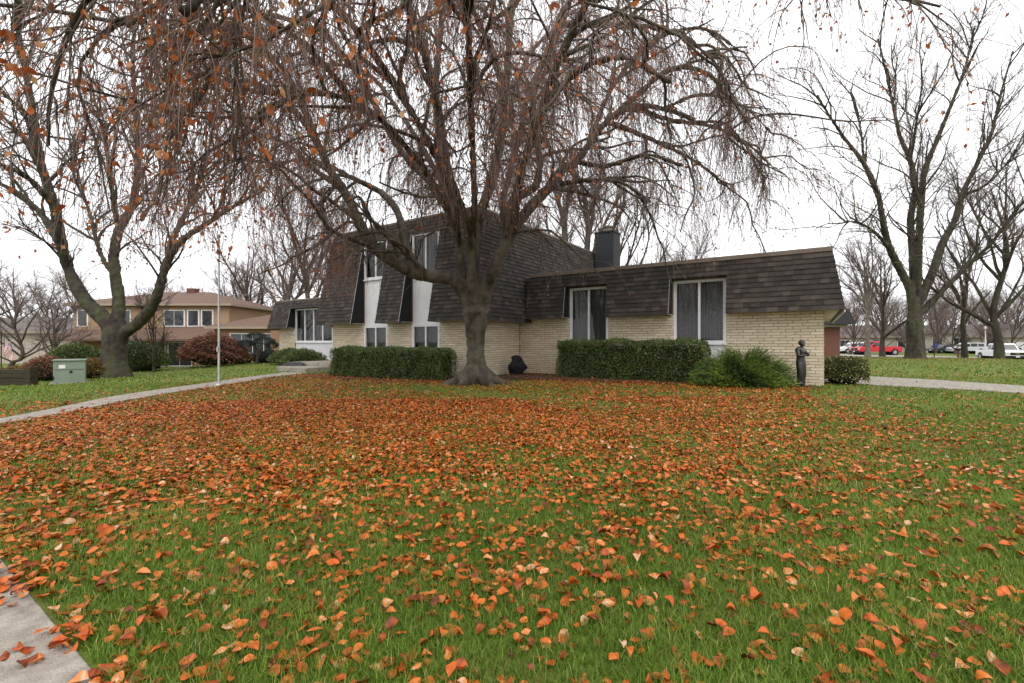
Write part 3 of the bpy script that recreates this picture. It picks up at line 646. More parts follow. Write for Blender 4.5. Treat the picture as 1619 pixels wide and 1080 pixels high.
# leaves that still hang on the beech
LV_T = np.array([(0, 0), (.2, 0), (.4, 0), (.6, 0), (.8, 0), (1, 0), (.17, .19), (.38, .29), (.61, .27), (.82, .155), (.17, -.19), (.38, -.29), (.61, -.27), (.82, -.155)])
LV_F = [np.array([(0, 1, 6), (0, 10, 1), (4, 5, 9), (4, 13, 5)]), np.array([(1, 2, 7, 6), (2, 3, 8, 7), (3, 4, 9, 8), (1, 10, 11, 2), (2, 11, 12, 3), (3, 12, 13, 4)])]
NV = len(LV_T)
def leaves(pos, d, nrm, size, fold, curl, width=1.0):
    """curled beech leaves: pos base, d axis, nrm up"""
    n = len(pos); d = d / np.linalg.norm(d, axis=1, keepdims=True); s = np.cross(nrm, d); s /= np.linalg.norm(s, axis=1, keepdims=True) + 1e-9; nr = np.cross(d, s)
    x = LV_T[None, :, 0]; y = LV_T[None, :, 1] * width; z = fold[:, None] * np.abs(y) + curl[:, None] * ((x - .5) ** 2 - .25) + np.random.default_rng(n).normal(0, .035, (n, NV)) + .5 * (curl * fold)[:, None] * y * (x - .4)
    V = pos[:, None] + size[:, None, None] * (x[..., None] * d[:, None] + y[..., None] * s[:, None] + z[..., None] * nr[:, None])
    F = [(f[None] + NV * np.arange(n)[:, None, None]).reshape(-1, f.shape[1]) for f in LV_F]
    return V, F
nl = 17000; wy = 1 / np.clip(t4[:, 0, 1], 4, 20) ** 1.3; ii = rg.choice(len(t4), nl, p=wy / wy.sum()); jj = rg.integers(1, 5, nl); lp = t4[ii, jj]
ld = np.stack([rg.normal(0, .5, nl), rg.normal(0, .5, nl), -np.abs(rg.normal(.8, .4, nl))], 1)
lsz = rg.uniform(.05, .095, nl); V, F = leaves(lp, ld, rg.normal(size=(nl, 3)), lsz, rg.uniform(-.1, .5, nl), rg.uniform(-.6, .6, nl))
dist = np.linalg.norm(lp - np.array([0, 0, EYE]), axis=1) + np.where((np.abs(lp[:, 0]) < lp[:, 1] * 1.12) & (lp[:, 2] - EYE < lp[:, 1] * .75), 0, 50)
near = np.argsort(dist)[:200]; far = np.setdiff1d(np.arange(nl), near)
def leaf_obj(Vi, name, m, parent=None):
    c = Vi[0]; me = np_mesh(name, Vi - c, [f for f in LV_F], np.clip(rng.random() + rng.normal(0, .08, NV), 0, 1)); o = link(name, me, m, parent)
    o.location = Vector(c) - (Vector(parent.location) if parent is not None else Vector((0, 0, 0))); return o
V4 = V[far][:, [0, 7, 5, 11]]; tint = np.repeat(rg.random(len(far)), 4); F4 = np.array([(0, 3, 2), (0, 2, 1)])[None].repeat(len(far), 0).reshape(-1, 3) + np.repeat(4 * np.arange(len(far)), 2)[:, None]
tag(link('leaves', np_mesh('leaves', V4.reshape(-1, 3), F4, tint), M['tleaf'], beech), kind='stuff')
for i in near: leaf_obj(V[i], 'leaf', M['tleaf'], beech)
# ---- big traced bare trees
def bare_tree(name, label, D, base, limbs, trunk, bark, tw, seed, n2, n3, n4, L=(2.6, 1.3, .8), vox=.05, up=.35, rt=.004):
    rg = np.random.default_rng(seed); b = at(base[0], base[1], D); z = gzf(b[0], b[1])
    root = thing(name, label, 'tree', (b[0], b[1], z))
    PL, R = traced(limbs, D, 24); R = R * .84
    pts = [at(u, v, D) for u, v, r in trunk]; pts[0] = (pts[0][0], pts[0][1], z - .15)
    tp, tr = resample(pts, np.array([r for _, _, r in trunk]) * D / FPX, 18)
    o = link('trunk', trunk_mesh('trunk', PL, R, [(tp, tr)]), bark, root); remesh(o, vox, .12, .25)
    q2, s2 = grow(rg, PL, R, n2, .2, 1, (38, 14), (L[0], L[0] * .35), -.03, .10, 9, .06, .02, up=up)
    q3, s3 = grow(rg, np.concatenate([q2, PL[:, ::2][:, :9]]), np.concatenate([s2, R[:, ::2][:, :9]]), n3, .2, 1, (42, 16), (L[1], L[1] * .35), -.02, .12, 7, .02, .008, up=.2)
    q4, s4 = grow(rg, q3, s3, n4, .2, 1, (40, 18), (L[2], L[2] * .35), .0, .12, 5, rt * 1.5, rt, up=.1)
    tag(link('branches', joinmesh('branches', [(q2, s2), (q3, s3)], [6, 4]), bark, root), kind='stuff')
    tag(link('twigs', joinmesh('twigs', [(q4, s4)], [3]), tw, root), kind='stuff')
    return root
bare_tree('maple_tree', 'massive mossy leafless maple with forked trunk beside the green utility box', 21.0, (180, 592),
 [([(178, 525), (166, 505), (140, 482), (122, 455), (108, 425), (98, 391, -.5), (86, 326, -1), (65, 261, -1.5), (53, 190, -2), (40, 110, -2), (20, 10, -2.5)], 16, 4),
  ([(98, 391, -.5), (62, 335, .4), (20, 300, 1.2), (-40, 280, 2)], 8, 3), ([(86, 326, -1), (40, 278, -2.2), (-10, 255, -3.4)], 7, 3), ([(65, 261, -1.5), (35, 215, -.6), (-10, 170, 0)], 6, 3),
  ([(186, 520), (188, 470, .2), (183, 440, .3), (180, 400, .4), (188, 362, .6), (208, 330, .8), (216, 290, 1), (218, 230, 1), (214, 170, .8), (210, 100, .6), (216, 0, .5)], 12, 4),
  ([(184, 440, .3), (162, 408, 1), (150, 370, 1.6), (138, 325, 2.2), (118, 280, 2.8), (110, 220, 3)], 6, 2.5), ([(188, 365, .6), (178, 310, -.4), (170, 240, -1), (150, 160, -1.6)], 6, 2.5),
  ([(190, 530), (222, 508, -.2), (246, 474, -.5), (256, 440, -.7), (267, 408, -.8), (288, 380, -1), (326, 354, -1.4), (370, 326, -1.8), (420, 300, -2)], 12, 3),
  ([(267, 408, -.8), (271, 382, -.2), (290, 345, .4), (310, 300, .8), (328, 245, 1), (340, 180, 1)], 7, 3), ([(222, 350, .8), (250, 300, 1.6), (270, 230, 2)], 5, 2.5)],
 [(180, 600, 27), (180, 588, 22), (180, 572, 17.5), (181, 550, 16), (183, 525, 16.5), (185, 505, 10), (187, 480, 5)], M['bark'], M['twig'], 31, 150, 900, 5200)
bare_tree('maple_tree', 'tall wide leafless tree with thick mossy trunk on the lawn behind the concrete path', 36.0, (1447, 566),
 [([(1444, 490), (1438, 455), (1424, 428), (1407, 394, -.6), (1397, 355, -1), (1390, 315, -1.4), (1375, 275, -2), (1352, 240, -2.6), (1322, 200, -3), (1292, 150, -3.4)], 9, 2),
  ([(1390, 315, -1.4), (1368, 262, -.4), (1361, 207, 0), (1345, 140, .5)], 4, 1.6), ([(1407, 394, -.6), (1380, 365, -1.6), (1345, 350, -2.6), (1310, 360, -3.2)], 4, 1.5),
  ([(1446, 480), (1443, 400, .5), (1440, 340, 1), (1447, 300, 1.2), (1440, 255, 1.4), (1424, 220, 1.4), (1413, 170, 1.2), (1400, 110, 1), (1388, 60, 1)], 8, 2),
  ([(1449, 470), (1452, 400, -.6), (1456, 330, -1), (1462, 270, -1.4), (1480, 225, -1.6), (1500, 175, -1.8), (1525, 110, -2), (1542, 40, -2)], 8, 2),
  ([(1452, 480), (1474, 432), (1490, 385, .6), (1510, 348, 1), (1521, 308, 1.4), (1540, 268, 1.8), (1566, 215, 2), (1582, 150, 2.2), (1602, 80, 2.4)], 9, 2),
  ([(1450, 500), (1466, 486), (1492, 458, -.5), (1526, 424, -1), (1563, 389, -1.6), (1602, 338, -2.2), (1650, 280, -3)], 7, 2), ([(1521, 308, 1.4), (1545, 300, .6), (1590, 260, 0), (1625, 200, -.5)], 4, 1.6), ([(1456, 330, -1), (1440, 270, -2), (1450, 190, -2.6), (1460, 120, -3)], 4, 1.6)],
 [(1447, 572, 17), (1447, 563, 13.5), (1447, 545, 11.5), (1446, 510, 11), (1447, 480, 7), (1447, 455, 4)], M['bark'], M['twig'], 41, 170, 1100, 5600, L=(3.5, 2.0, 1.2), vox=.07, rt=.008)
# ---- generic bare trees (prototypes copied)
def proto_tree(seed, H, rt, n1, n2, n3, spread=32, fork=.28, sides=3, tw=.009, up=.3):
    rg = np.random.default_rng(seed)
    tp, tr = resample([(0, 0, -.2), (.03 * H * rg.normal() * .3, 0, H * .12), (rg.normal() * .01 * H, rg.normal() * .01 * H, H * fork), (rg.normal() * .03 * H, rg.normal() * .03 * H, H * .6), (rg.normal() * .05 * H, rg.normal() * .05 * H, H * .95)], np.array([rt * 1.35, rt, rt * .85, rt * .45, rt * .12]), 14)
    P0, R0 = tp[None], tr[None]
    q1, s1 = grow(rg, P0, R0, n1, fork * .85, .75, (spread + 8, 10), (H * .48, H * .12), -.05, .07, 10, rt * .55, rt * .15, up=up)
    q2, s2 = grow(rg, np.concatenate([q1, P0[:, 4:14]]), np.concatenate([s1, R0[:, 4:14]]), n2, .25, 1, (38, 14), (H * .2, H * .06), -.03, .1, 7, rt * .16, tw * 1.2, up=.2)
    q3, s3 = grow(rg, q2, s2, n3, .15, 1, (40, 16), (H * .09, H * .03), 0, .12, 4, tw, tw * .7, up=.1)
    V, F = tubes(P0, R0, 10); V1, F1 = tubes(q1, s1, 6); me = np_mesh('trunk', np.concatenate([V, V1]), F + [f + len(V) for f in F1], smooth=True)
    return me, joinmesh('branches', [(q2, s2), (q3, s3)], [3, 3])
PT = [proto_tree(101, 12, .30, 9, 110, 1500), proto_tree(102, 12, .26, 12, 130, 1700, spread=40, fork=.2), proto_tree(103, 12, .34, 8, 120, 1600, spread=26, fork=.35), proto_tree(104, 6, .12, 14, 150, 2000, spread=45, fork=.12, tw=.006)]
TM = {}
def tree_at(u, Y, H, kind, label, group=None, bark='gbark', tw='gtwig', rz=None, name='bare_tree', sxy=1.0, vb=None):
    X = (u - CU) / FPX * Y; z = gzf(X, Y); base = (12, 12, 12, 6)[kind]; s = H / base
    root = thing(name, label, 'tree', (X, Y, z), group)
    root.scale = (s * sxy, s * sxy, s); root.rotation_euler = (0, 0, random.uniform(0, 6.28) if rz is None else rz)
    for nm, me, mk in (('trunk', PT[kind][0], bark), ('branches', PT[kind][1], tw)):
        key = (kind, nm, mk)
        if key not in TM: m2 = me.copy(); m2.materials.clear(); m2.materials.append(M[mk]); TM[key] = m2
        o = bpy.data.objects.new(nm, TM[key]); COL.objects.link(o); o.parent = root
        if nm == 'branches': o['kind'] = 'stuff'
    return root
L_ = 'leafless tree in the group rising behind the entry wing of the cream house'
for u, Y, H, k in ((487, 42, 15, 1), (455, 50, 14, 0), (400, 52, 12, 2), (540, 48, 16, 0), (370, 60, 10, 1)): tree_at(u, Y, H, k, L_, 'trees behind the entry wing')
L_ = 'tall leafless tree rising behind the roofs near the dark chimney'
for u, Y, H, k in ((916, 38, 17, 2), (880, 46, 15, 0), (985, 44, 14, 1), (840, 50, 16, 0)): tree_at(u, Y, H, k, L_, 'trees behind the chimney')
tree_at(1075, 46, 11.5, 3, 'round fine twigged bare tree seen above the one-storey wing roof', sxy=.8)
tree_at(1035, 50, 11, 3, 'smaller bare tree between the chimney and the round twiggy tree', sxy=.8)
tree_at(1372, 40, 10.5, 0, 'pale barked leafless tree in front of the red pickup truck', bark='birch', name='birch_tree', rz=1, sxy=.7)
tree_at(1395, 44, 10, 1, 'dark multi limbed bare tree between the pale tree and the thick mossy trunk')
tree_at(1525, 40, 11, 0, 'slender bare tree standing between the mailbox post and the white pickup', bark='bark', sxy=.75)
tree_at(1580, 37.5, 15, 1, 'stout bare tree partly hiding the white pickup truck', bark='bark', rz=2, sxy=.85)
L_ = 'bare tree in the hazy grey row along the far street'
for i, (u, Y, H, k) in enumerate(((1350, 75, 10, 1), (1385, 92, 11, 0), (1420, 85, 10, 3), (1455, 95, 12, 1), (1480, 72, 9, 3), (1500, 98, 12, 2), (1535, 90, 11, 1), (1555, 75, 9, 3), (1590, 92, 13, 0), (1612, 80, 11, 1), (1640, 70, 12, 2), (1470, 110, 13, 0), (1560, 112, 13, 1), (1330, 100, 12, 2), (1300, 95, 9, 3), (1700, 80, 13, 0), (1405, 112, 13, 2), (1435, 68, 7, 3), (1510, 66, 7, 3), (1345, 64, 7, 3), (1570, 68, 8, 3), (1605, 66, 7, 3), (1490, 80, 8, 3), (1400, 76, 8, 3))):
    tree_at(u, Y, H, k, L_, 'trees along the far street')
L_ = 'wide twiggy bare tree behind the beige and tan neighbour houses'
for u, Y, H, k in ((20, 60, 11, 1), (75, 66, 11, 3), (-40, 62, 13, 0), (290, 62, 9, 3), (330, 66, 9, 1), (380, 70, 10, 3), (130, 70, 12, 1), (230, 72, 10, 3), (430, 75, 11, 3), (-100, 60, 13, 2)): tree_at(u, Y, H, k, L_, 'trees behind the neighbour houses')
tree_at(20, 30, 5.5, 3, 'low spreading bare ornamental tree in front of the beige house', name='ornamental_tree', sxy=1.3)
tree_at(85, 33, 5.2, 3, 'leaning many stemmed bare tree beside the tan house corner', name='ornamental_tree', sxy=1.2)
tree_at(243, 24, 4.2, 3, 'small dark multi stemmed tree with bare branches before the sliding doors', bark='bark', tw='bark', name='ornamental_tree', sxy=.75, rz=.5)
# ------------------------------------------------------------------ shrubs and hedges
def hedge(name, label, s0, s1, t0, t1, h, n, m, leaf=.04, seed=1, cat='hedge', lump=.06):
    rg = np.random.default_rng(seed); c = W((s0 + s1) / 2, (t0 + t1) / 2); z0 = gzf(c[0], c[1]); root = thing(name, label, cat, (c[0], c[1], z0))
    L, D = s1 - s0, t1 - t0
    def surf(f):      # points on the box shell
        k = rg.choice(4, f, p=np.array([L * h, L * D, D * h, D * h]) / (L * h + L * D + 2 * D * h)); a, b = rg.random(f), rg.random(f)
        s = np.where(k < 2, s0 + a * L, np.where(k == 2, s0, s1)); t = np.where(k == 0, t0, t0 + np.where(k == 1, b, a) * D); z = np.where(k == 1, h, np.where(k == 0, b, b) * h)
        nn = np.stack([np.where(k == 2, -1., np.where(k == 3, 1., 0)), np.where(k == 0, -1., 0), np.where(k == 1, 1., 0)], 1); return s, t, z, nn
    s, t, z, nn = surf(n); lum = lump * (np.sin(s * 4.1 + np.sin(z * 3)) * np.sin(z * 4 + s) + np.sin(s * 9 + t * 7 + z * 5) * .6) - np.abs(rg.normal(0, .07, n))
    ed = np.minimum(np.minimum(s - s0, s1 - s), .3) / .3; lum -= .16 * (1 - ed) ** 2 * (np.abs(nn[:, 0]) < .5); zt_ = np.clip((z - h + .3) / .3, 0, 1); lum -= .05 * zt_ ** 3 * (nn[:, 2] < .5); te = np.minimum(np.minimum(t - t0, t1 - t), .3) / .3; lum -= .05 * (1 - te) ** 2 * (nn[:, 2] > .5)
    s, t, z = s + nn[:, 0] * lum, t + nn[:, 1] * lum, z + nn[:, 2] * lum + .03
    P = np.stack([9.144 - .8345 * s + .5514 * t, 13.36 + .5514 * s + .8345 * t, z0 + np.maximum(z, .02)], 1)
    N_ = np.stack([-.8345 * nn[:, 0] + .5514 * nn[:, 1], .5514 * nn[:, 0] + .8345 * nn[:, 1], nn[:, 2]], 1)
    V, F = leaf_cards(P, N_ * .7 + rg.normal(size=(n, 3)) * .7 + [0, 0, .25], rg.uniform(.6, 1.4, n) * leaf, .6, rg)
    tag(link('foliage', np_mesh('foliage', V, F, np.repeat(np.clip(rg.normal(.5, .22, n) + (rg.random(n) > .975) * .6, 0, 1), 4)), m, root), kind='stuff')
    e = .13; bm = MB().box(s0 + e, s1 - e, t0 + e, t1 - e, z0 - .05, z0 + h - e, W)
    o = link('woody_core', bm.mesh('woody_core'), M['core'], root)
    return root
hedge('boxwood_hedge', 'long clipped boxwood hedge under the two wing windows', 3.0, 8.05, -1.5, -.5, 1.30, 30000, M['hedge'], leaf=.05, seed=3)
hedge('boxwood_hedge', 'clipped boxwood hedge under the lower block windows left of the tree trunk', 10.7, 16.6, -4.9, -3.9, 1.08, 30000, M['hedge'], leaf=.05, seed=4)
def bush(name, label, x, y, rx, ry, h, n, m, leaf=.05, seed=1, ratio=.6, upb=.3, cat='shrub', core=True, z=None, rough=.18, group=None, boxy=False):
    rg = np.random.default_rng(seed); z0 = gzf(x, y) if z is None else z; root = thing(name, label, cat, (x, y, z0), group)
    d = rg.normal(size=(n, 3)); d[:, 2] = np.abs(d[:, 2]) * 1.0 - .25; d /= (np.abs(d) ** 4.5).sum(1, keepdims=True) ** (1 / 4.5) if boxy else np.linalg.norm(d, axis=1, keepdims=True)
    ph = np.arctan2(d[:, 1], d[:, 0]); rr = 1 - np.abs(rg.normal(0, .12, n)) + rough * np.sin(ph * 5 + d[:, 2] * 6) * np.sin(ph * 3 + 1 + d[:, 2] * 9)
    P = np.stack([x + d[:, 0] * rx * rr, y + d[:, 1] * ry * rr, z0 + np.maximum(h * .35 + d[:, 2] * h * .66 * rr, .02)], 1)
    V, F = leaf_cards(P, d + rg.normal(size=(n, 3)) * .6 + [0, 0, upb], rg.uniform(.6, 1.4, n) * leaf, ratio, rg)
    tag(link('foliage', np_mesh('foliage', V, F, np.repeat(np.clip(rg.normal(.5, .25, n), 0, 1), 4)), m, root), kind='stuff')
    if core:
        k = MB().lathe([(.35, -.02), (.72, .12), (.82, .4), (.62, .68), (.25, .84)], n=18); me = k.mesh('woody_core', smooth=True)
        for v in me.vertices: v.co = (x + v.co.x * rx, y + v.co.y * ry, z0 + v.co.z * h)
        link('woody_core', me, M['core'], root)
    return root
# juniper: feathery sprays
def juniper(x, y, rx, ry, h, n, seed):
    rg = np.random.default_rng(seed); z0 = gzf(x, y); root = thing('juniper_shrub', 'feathery green spreading juniper beside the black statue', 'shrub', (x, y, z0))
    ph = rg.uniform(0, 6.283, n); el = np.radians(rg.uniform(-4, 75, n)); q = rg.uniform(.4, 1, n)
    d = np.stack([np.cos(ph) * np.cos(el), np.sin(ph) * np.cos(el), np.sin(el)], 1)
    tip = np.stack([x + d[:, 0] * rx * q * 1.1, y + d[:, 1] * ry * q * 1.1, z0 + .12 + d[:, 2] * h * q * (.9 + .28 * np.sin(ph * 3 + 1) * np.sin(ph * 7 + el * 5))], 1)
    dd = d * [1.3, 1.3, .45] + [0, 0, .12] + rg.normal(size=(n, 3)) * .22; dd /= np.linalg.norm(dd, axis=1, keepdims=True)
    Vs, Ts = [], []
    for k in range(9):
        f = k / 8; base = tip - dd * (.30 * (1 - f)); side = rg.normal(size=(n, 3)) * .55 * (1 - f * .6)
        V, F = leaf_cards(base, dd + side, rg.uniform(.06, .11, n), .16, rg); Vs.append(V); Ts.append(np.repeat(np.clip(.1 + .5 * f + .25 * np.sin(ph * 5 + el * 4) + rg.normal(0, .15, n), 0, 1), 4))
    V = np.concatenate(Vs); F = np.arange(len(V)).reshape(-1, 4)
    tag(link('foliage', np_mesh('foliage', V, F, np.concatenate(Ts)), M['junip'], root), kind='stuff')
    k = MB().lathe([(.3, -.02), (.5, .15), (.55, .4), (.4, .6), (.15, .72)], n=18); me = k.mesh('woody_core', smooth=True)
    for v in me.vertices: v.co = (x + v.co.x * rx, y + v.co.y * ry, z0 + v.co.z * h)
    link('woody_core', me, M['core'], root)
j = unproj(1180, 612); juniper(j[0], j[1] + .2, 1.4, .95, 1.02, 8000, 9)
j = unproj(1337, 608); bush('euonymus_shrub', 'rounded variegated yellow green shrub at the brick corner', j[0], j[1] + .1, .56, .5, .82, 6500, M['varieg'], leaf=.055, seed=12, rough=.05, boxy=True)
j = W(23.6, -1.6); bush('evergreen_shrub', 'loose dark evergreen shrub next to the entry steps', j[0], j[1], 1.1, .8, .95, 5000, M['hedge'], leaf=.07, seed=13)
j = W(25.6, -1.2); bush('evergreen_shrub', 'dark evergreen shrub left of the loose one by the entry', j[0], j[1], 1.1, .8, .9, 5000, M['hedge'], leaf=.07, seed=14)
j = W(28.5, -.9); bush('evergreen_shrub', 'low bluish shrub below the small blue pine', j[0], j[1], 1.3, .9, .75, 4000, M['blue'], leaf=.07, seed=15)
j = at(338, 580, 27); bush('japanese_maple', 'rust coloured mounded weeping maple by the flagpole', j[0], 27, 1.65, 1.3, 1.75, 15000, M['rust'], leaf=.09, seed=16, upb=-.6, cat='tree', z=gzf(j[0], 27) + .1)
j = at(378, 585, 27.5); bush('gold_shrub', 'low golden green shrub beside the rust weeping maple', j[0], 27.5, .9, .7, .75, 2500, M['gold'], leaf=.07, seed=17)
# small blue pine: trunk and flat pads
px, py, _ = at(405, 560, 27); pz = gzf(px, py)
pine = thing('blue_pine', 'small blue green pine with flat cloud shaped pads near the entry', 'tree', (px, py, pz))
tp, tr_ = resample([(px, py, pz - .1), (px + .1, py, pz + .6), (px - .1, py, pz + 1.1), (px + .15, py, pz + 1.5)], np.array([.1, .08, .06, .03]), 12)
v_, f_ = tubes(tp[None], tr_[None], 8); link('trunk', np_mesh('trunk', v_, f_, smooth=True), M['bark'], pine)
rg5 = np.random.default_rng(5)
for dx, dz, r in ((-.6, 1.2, .5), (.5, 1.35, .6), (0, 1.65, .55), (.95, 1.1, .35)):
    n = 1300; d = rg5.normal(size=(n, 3)); d /= np.linalg.norm(d, axis=1, keepdims=True); P = np.array([px + dx, py, pz + dz]) + d * [r, r * .8, .17] * rg5.uniform(.6, 1, (n, 1))
    V, F = leaf_cards(P, d + [0, 0, .6], rg5.uniform(.07, .13, n), .2, rg5); tag(link('needle_pad', np_mesh('needle_pad', V, F, np.repeat(rg5.random(n), 4)), M['blue'], pine), kind='stuff')
# left garden
for u0, Y, rx, h, mk, lb in ((120, 25, 1.5, 1.35, 'hedge', 'clipped dark green yew hedge behind the green utility box'), (215, 25, 1.7, 1.3, 'hedge', 'clipped dark green yew hedge right of the mossy maple trunk')):
    X = (u0 - CU) / FPX * Y; bush('yew_hedge', lb, X, Y, rx, .9, h + .35, 9000, M[mk], leaf=.08, seed=int(u0), rough=.05, cat='hedge', z=gzf(X, Y) - .05)
for u0, v0, Y, rx, h, mk, lb in ((73, 598, 19.5, .75, 1.0, 'rust', 'rust brown leafy shrub between timber wall and utility box'), (146, 590, 20.5, .6, .85, 'gold', 'golden brown shrub between utility box and maple trunk'), (25, 590, 19.5, .8, .55, 'gold', 'golden ground shrub above the timber wall')):
    X = (u0 - CU) / FPX * Y; bush('deciduous_shrub', lb, X, Y, rx, .6, h, 4000, M[mk], leaf=.07, seed=int(u0) + 1, upb=.6)
# rocks
def rock(name, label, x, y, rx, ry, h, seed, m):
    bm = bmesh.new(); bmesh.ops.create_icosphere(bm, subdivisions=4, radius=1); r = np.random.default_rng(seed); A = r.normal(size=(6, 3)); 
    for v in bm.verts:
        c = np.array(v.co); f = 1 + .5 * nz_.noise(Vector(c) * 1.7 + Vector((seed, 0, 0))) + .22 * nz_.noise(Vector(c) * 4.5) + sum(.05 * math.sin((1.6 + .7 * i) * float(a @ c) + i) for i, a in enumerate(A)); taper = 1 - .18 * max(0, c[2])
        v.co = (c[0] * rx * f * taper, c[1] * ry * f * taper, (c[2] * .5 + .46) * h * (.9 + .1 * f))
    me = bpy.data.meshes.new(name); bm.to_mesh(me); bm.free(); me.polygons.foreach_set('use_smooth', np.ones(len(me.polygons), bool))
    o = link(name, me, m); o.location = (x, y, gzf(x, y) - .05); return tag(o, label, 'rock')
j = W(9.85, -1.35); rock('boulder', 'upright black boulder against the cream brick inner corner', j[0], j[1], .30, .26, .88, 2, M['rock'])
j = unproj(462, 586); rock('boulder', 'dark grey boulder beside the entry steps', j[0] - .1, j[1] + .5, .62, .4, .48, 5, M['grock'])
# ------------------------------------------------------------------ statue, urn, pole, box
def statue(x, y):
    z0 = gzf(x, y); root = thing('statue', 'black bronze statue of a draped standing figure with folded arms by the brick wall', 'statue', (x, y, z0)); 
    link('plinth', MB().box(x - .17, x + .17, y - .17, y + .17, z0 - .05, z0 + .06).mesh('plinth'), M['bronze'], root)
    k = 1.28 / 1.70
    J = {'pel': (0, 0, .92, .155), 'wai': (0, .02, 1.08, .125), 'che': (.0, .03, 1.28, .155), 'shc': (.02, .02, 1.40, .12), 'nec': (.04, 0, 1.50, .055), 'hd0': (.07, -.03, 1.58, .085), 'hd1': (.10, -.05, 1.68, .085),
         'sl': (-.15, .03, 1.40, .075), 'el': (-.23, -.04, 1.14, .06), 'hl': (.02, -.20, 1.20, .042), 'sr': (.17, .0, 1.39, .075), 'er': (.28, -.10, 1.16, .058), 'hr': (.10, -.22, 1.25, .042),
         'hip1': (-.09, 0, .86, .13), 'kn1': (-.09, -.03, .48, .11), 'an1': (-.10, 0, .12, .09), 'ft1': (-.10, -.12, .07, .05), 'hip2': (.08, 0, .86, .13), 'kn2': (.06, -.06, .48, .115), 'an2': (.03, 0, .12, .10), 'ft2': (.06, -.13, .07, .05)}
    E = [('pel', 'wai'), ('wai', 'che'), ('che', 'shc'), ('shc', 'nec'), ('nec', 'hd0'), ('hd0', 'hd1'), ('shc', 'sl'), ('sl', 'el'), ('el', 'hl'), ('shc', 'sr'), ('sr', 'er'), ('er', 'hr'), ('pel', 'hip1'), ('hip1', 'kn1'), ('kn1', 'an1'), ('an1', 'ft1'), ('pel', 'hip2'), ('hip2', 'kn2'), ('kn2', 'an2'), ('an2', 'ft2')]
    nm = list(J); me = bpy.data.meshes.new('figure'); me.from_pydata([(J[q][0] * k, J[q][1] * k, J[q][2] * k) for q in nm], [(nm.index(a), nm.index(b)) for a, b in E], [])
    o = link('figure', me, M['bronze'], root, world=False); o.location = (0, 0, .03); o.rotation_euler = (0, 0, math.radians(28))
    m = o.modifiers.new('skin', 'SKIN'); m.use_smooth_shade = True
    for i, q in enumerate(nm):
        sv = me.skin_vertices[0].data[i]; sv.radius = (J[q][3] * k, J[q][3] * k); sv.use_root = (q == 'pel')
    o.modifiers.new('sub', 'SUBSURF').levels = 2; o.modifiers['sub'].render_levels = 2
    # robe: folded skirt from chest to the feet
    n, V = 48, []; prof = [(.06, .155, .12), (.14, .16, .125), (.35, .165, .13), (.6, .175, .145), (.8, .185, .155), (.95, .175, .145), (1.08, .15, .13), (1.2, .165, .14)]
    for z, a, b in prof:
        for i in range(n):
            t = 2 * math.pi * i / n; fo = 1 + .07 * math.sin(t * 9 + z * 5) * (1.25 - z) ; V.append((a * fo * math.cos(t) * k + .02 * math.sin(z * 3), b * fo * math.sin(t) * k, z * k))
    F = [(q * n + i, q * n + (i + 1) % n, (q + 1) * n + (i + 1) % n, (q + 1) * n + i) for q in range(len(prof) - 1) for i in range(n)]
    ro = link('robe', np_mesh('robe', V, np.array(F), smooth=True), M['bronze'], root, world=False); ro.location = (0, 0, .03); ro.rotation_euler = (0, 0, math.radians(28))
    hr = MB().lathe([(.02, -.09), (.075, -.05), (.085, 0), (.07, .06), (.02, .09)], n=14).mesh('hair_bun', smooth=True); h = link('hair', hr, M['bronze'], root, world=False); h.location = (.045, .035, 1.27); h.rotation_euler = (.5, .2, 0)
statue(8.22, 12.95)
ux, uy = at(1341, 560, 14.6)[:2]; uz = gzf(ux, uy)
urn = thing('garden_urn', 'black scalloped urn on a pedestal behind the variegated shrub', 'urn', (ux, uy, uz))
link('bowl', MB().lathe([(.07, .62), (.10, .66), (.16, .74), (.21, .84), (.235, .86), (.20, .85), (.12, .75)], (ux, uy, uz), 24).mesh('bowl', smooth=True), M['bronze'], urn)
link('pedestal', MB().lathe([(.17, 0), (.17, .06), (.10, .10), (.08, .45), (.12, .55), (.07, .615)], (ux, uy, uz), 20).mesh('pedestal', smooth=True), M['bronze'], urn)
fx, fy, fz = unproj(346, 610)
fp = thing('flagpole', 'bare thin white flagpole standing at the edge of the walk', 'flagpole', (fx, fy, fz))
link('pole', MB().cyl((fx, fy, fz - .1), .034, .027, 4.85, 14).mesh('pole', smooth=False), M['pole'], fp)
link('cap', MB().lathe([(.03, 0), (.06, .03), (.06, .07), (.02, .1)], (fx, fy, fz + 4.75), 12).mesh('cap'), M['pole'], fp)
link('cleat', MB().box(fx - .02, fx + .02, fy - .085, fy - .04, fz + 1.1, fz + 1.25).mesh('cleat'), M['pole'], fp)
link('base_collar', MB().lathe([(.10, 0), (.10, .03), (.06, .07)], (fx, fy, fz), 14).mesh('base_collar'), M['pole'], fp)
bx, by = at(111, 600, 18.2)[:2]; bz_ = gzf(bx, by)
ub = thing('utility_box', 'pale green metal utility transformer box on the lawn', 'utility box', (bx, by, bz_)); ub.rotation_euler = (0, 0, math.radians(41))
def ubp(name, mb, m, b=0):
    o = link(name, mb.mesh(name), m, ub, world=False)
    if b: bev(o, b)
ubp('cabinet', MB().box(-.46, .46, -.36, .36, 0, .88), M['util'], .02); ubp('lid', MB().box(-.49, .49, -.40, .38, .882, .945), M['util'], .015)
ubp('door_seam', MB().box(-.42, .42, -.368, -.362, .54, .553), M['black']); ubp('lock', MB().box(.0, .08, -.385, -.362, .42, .5), M['black'])
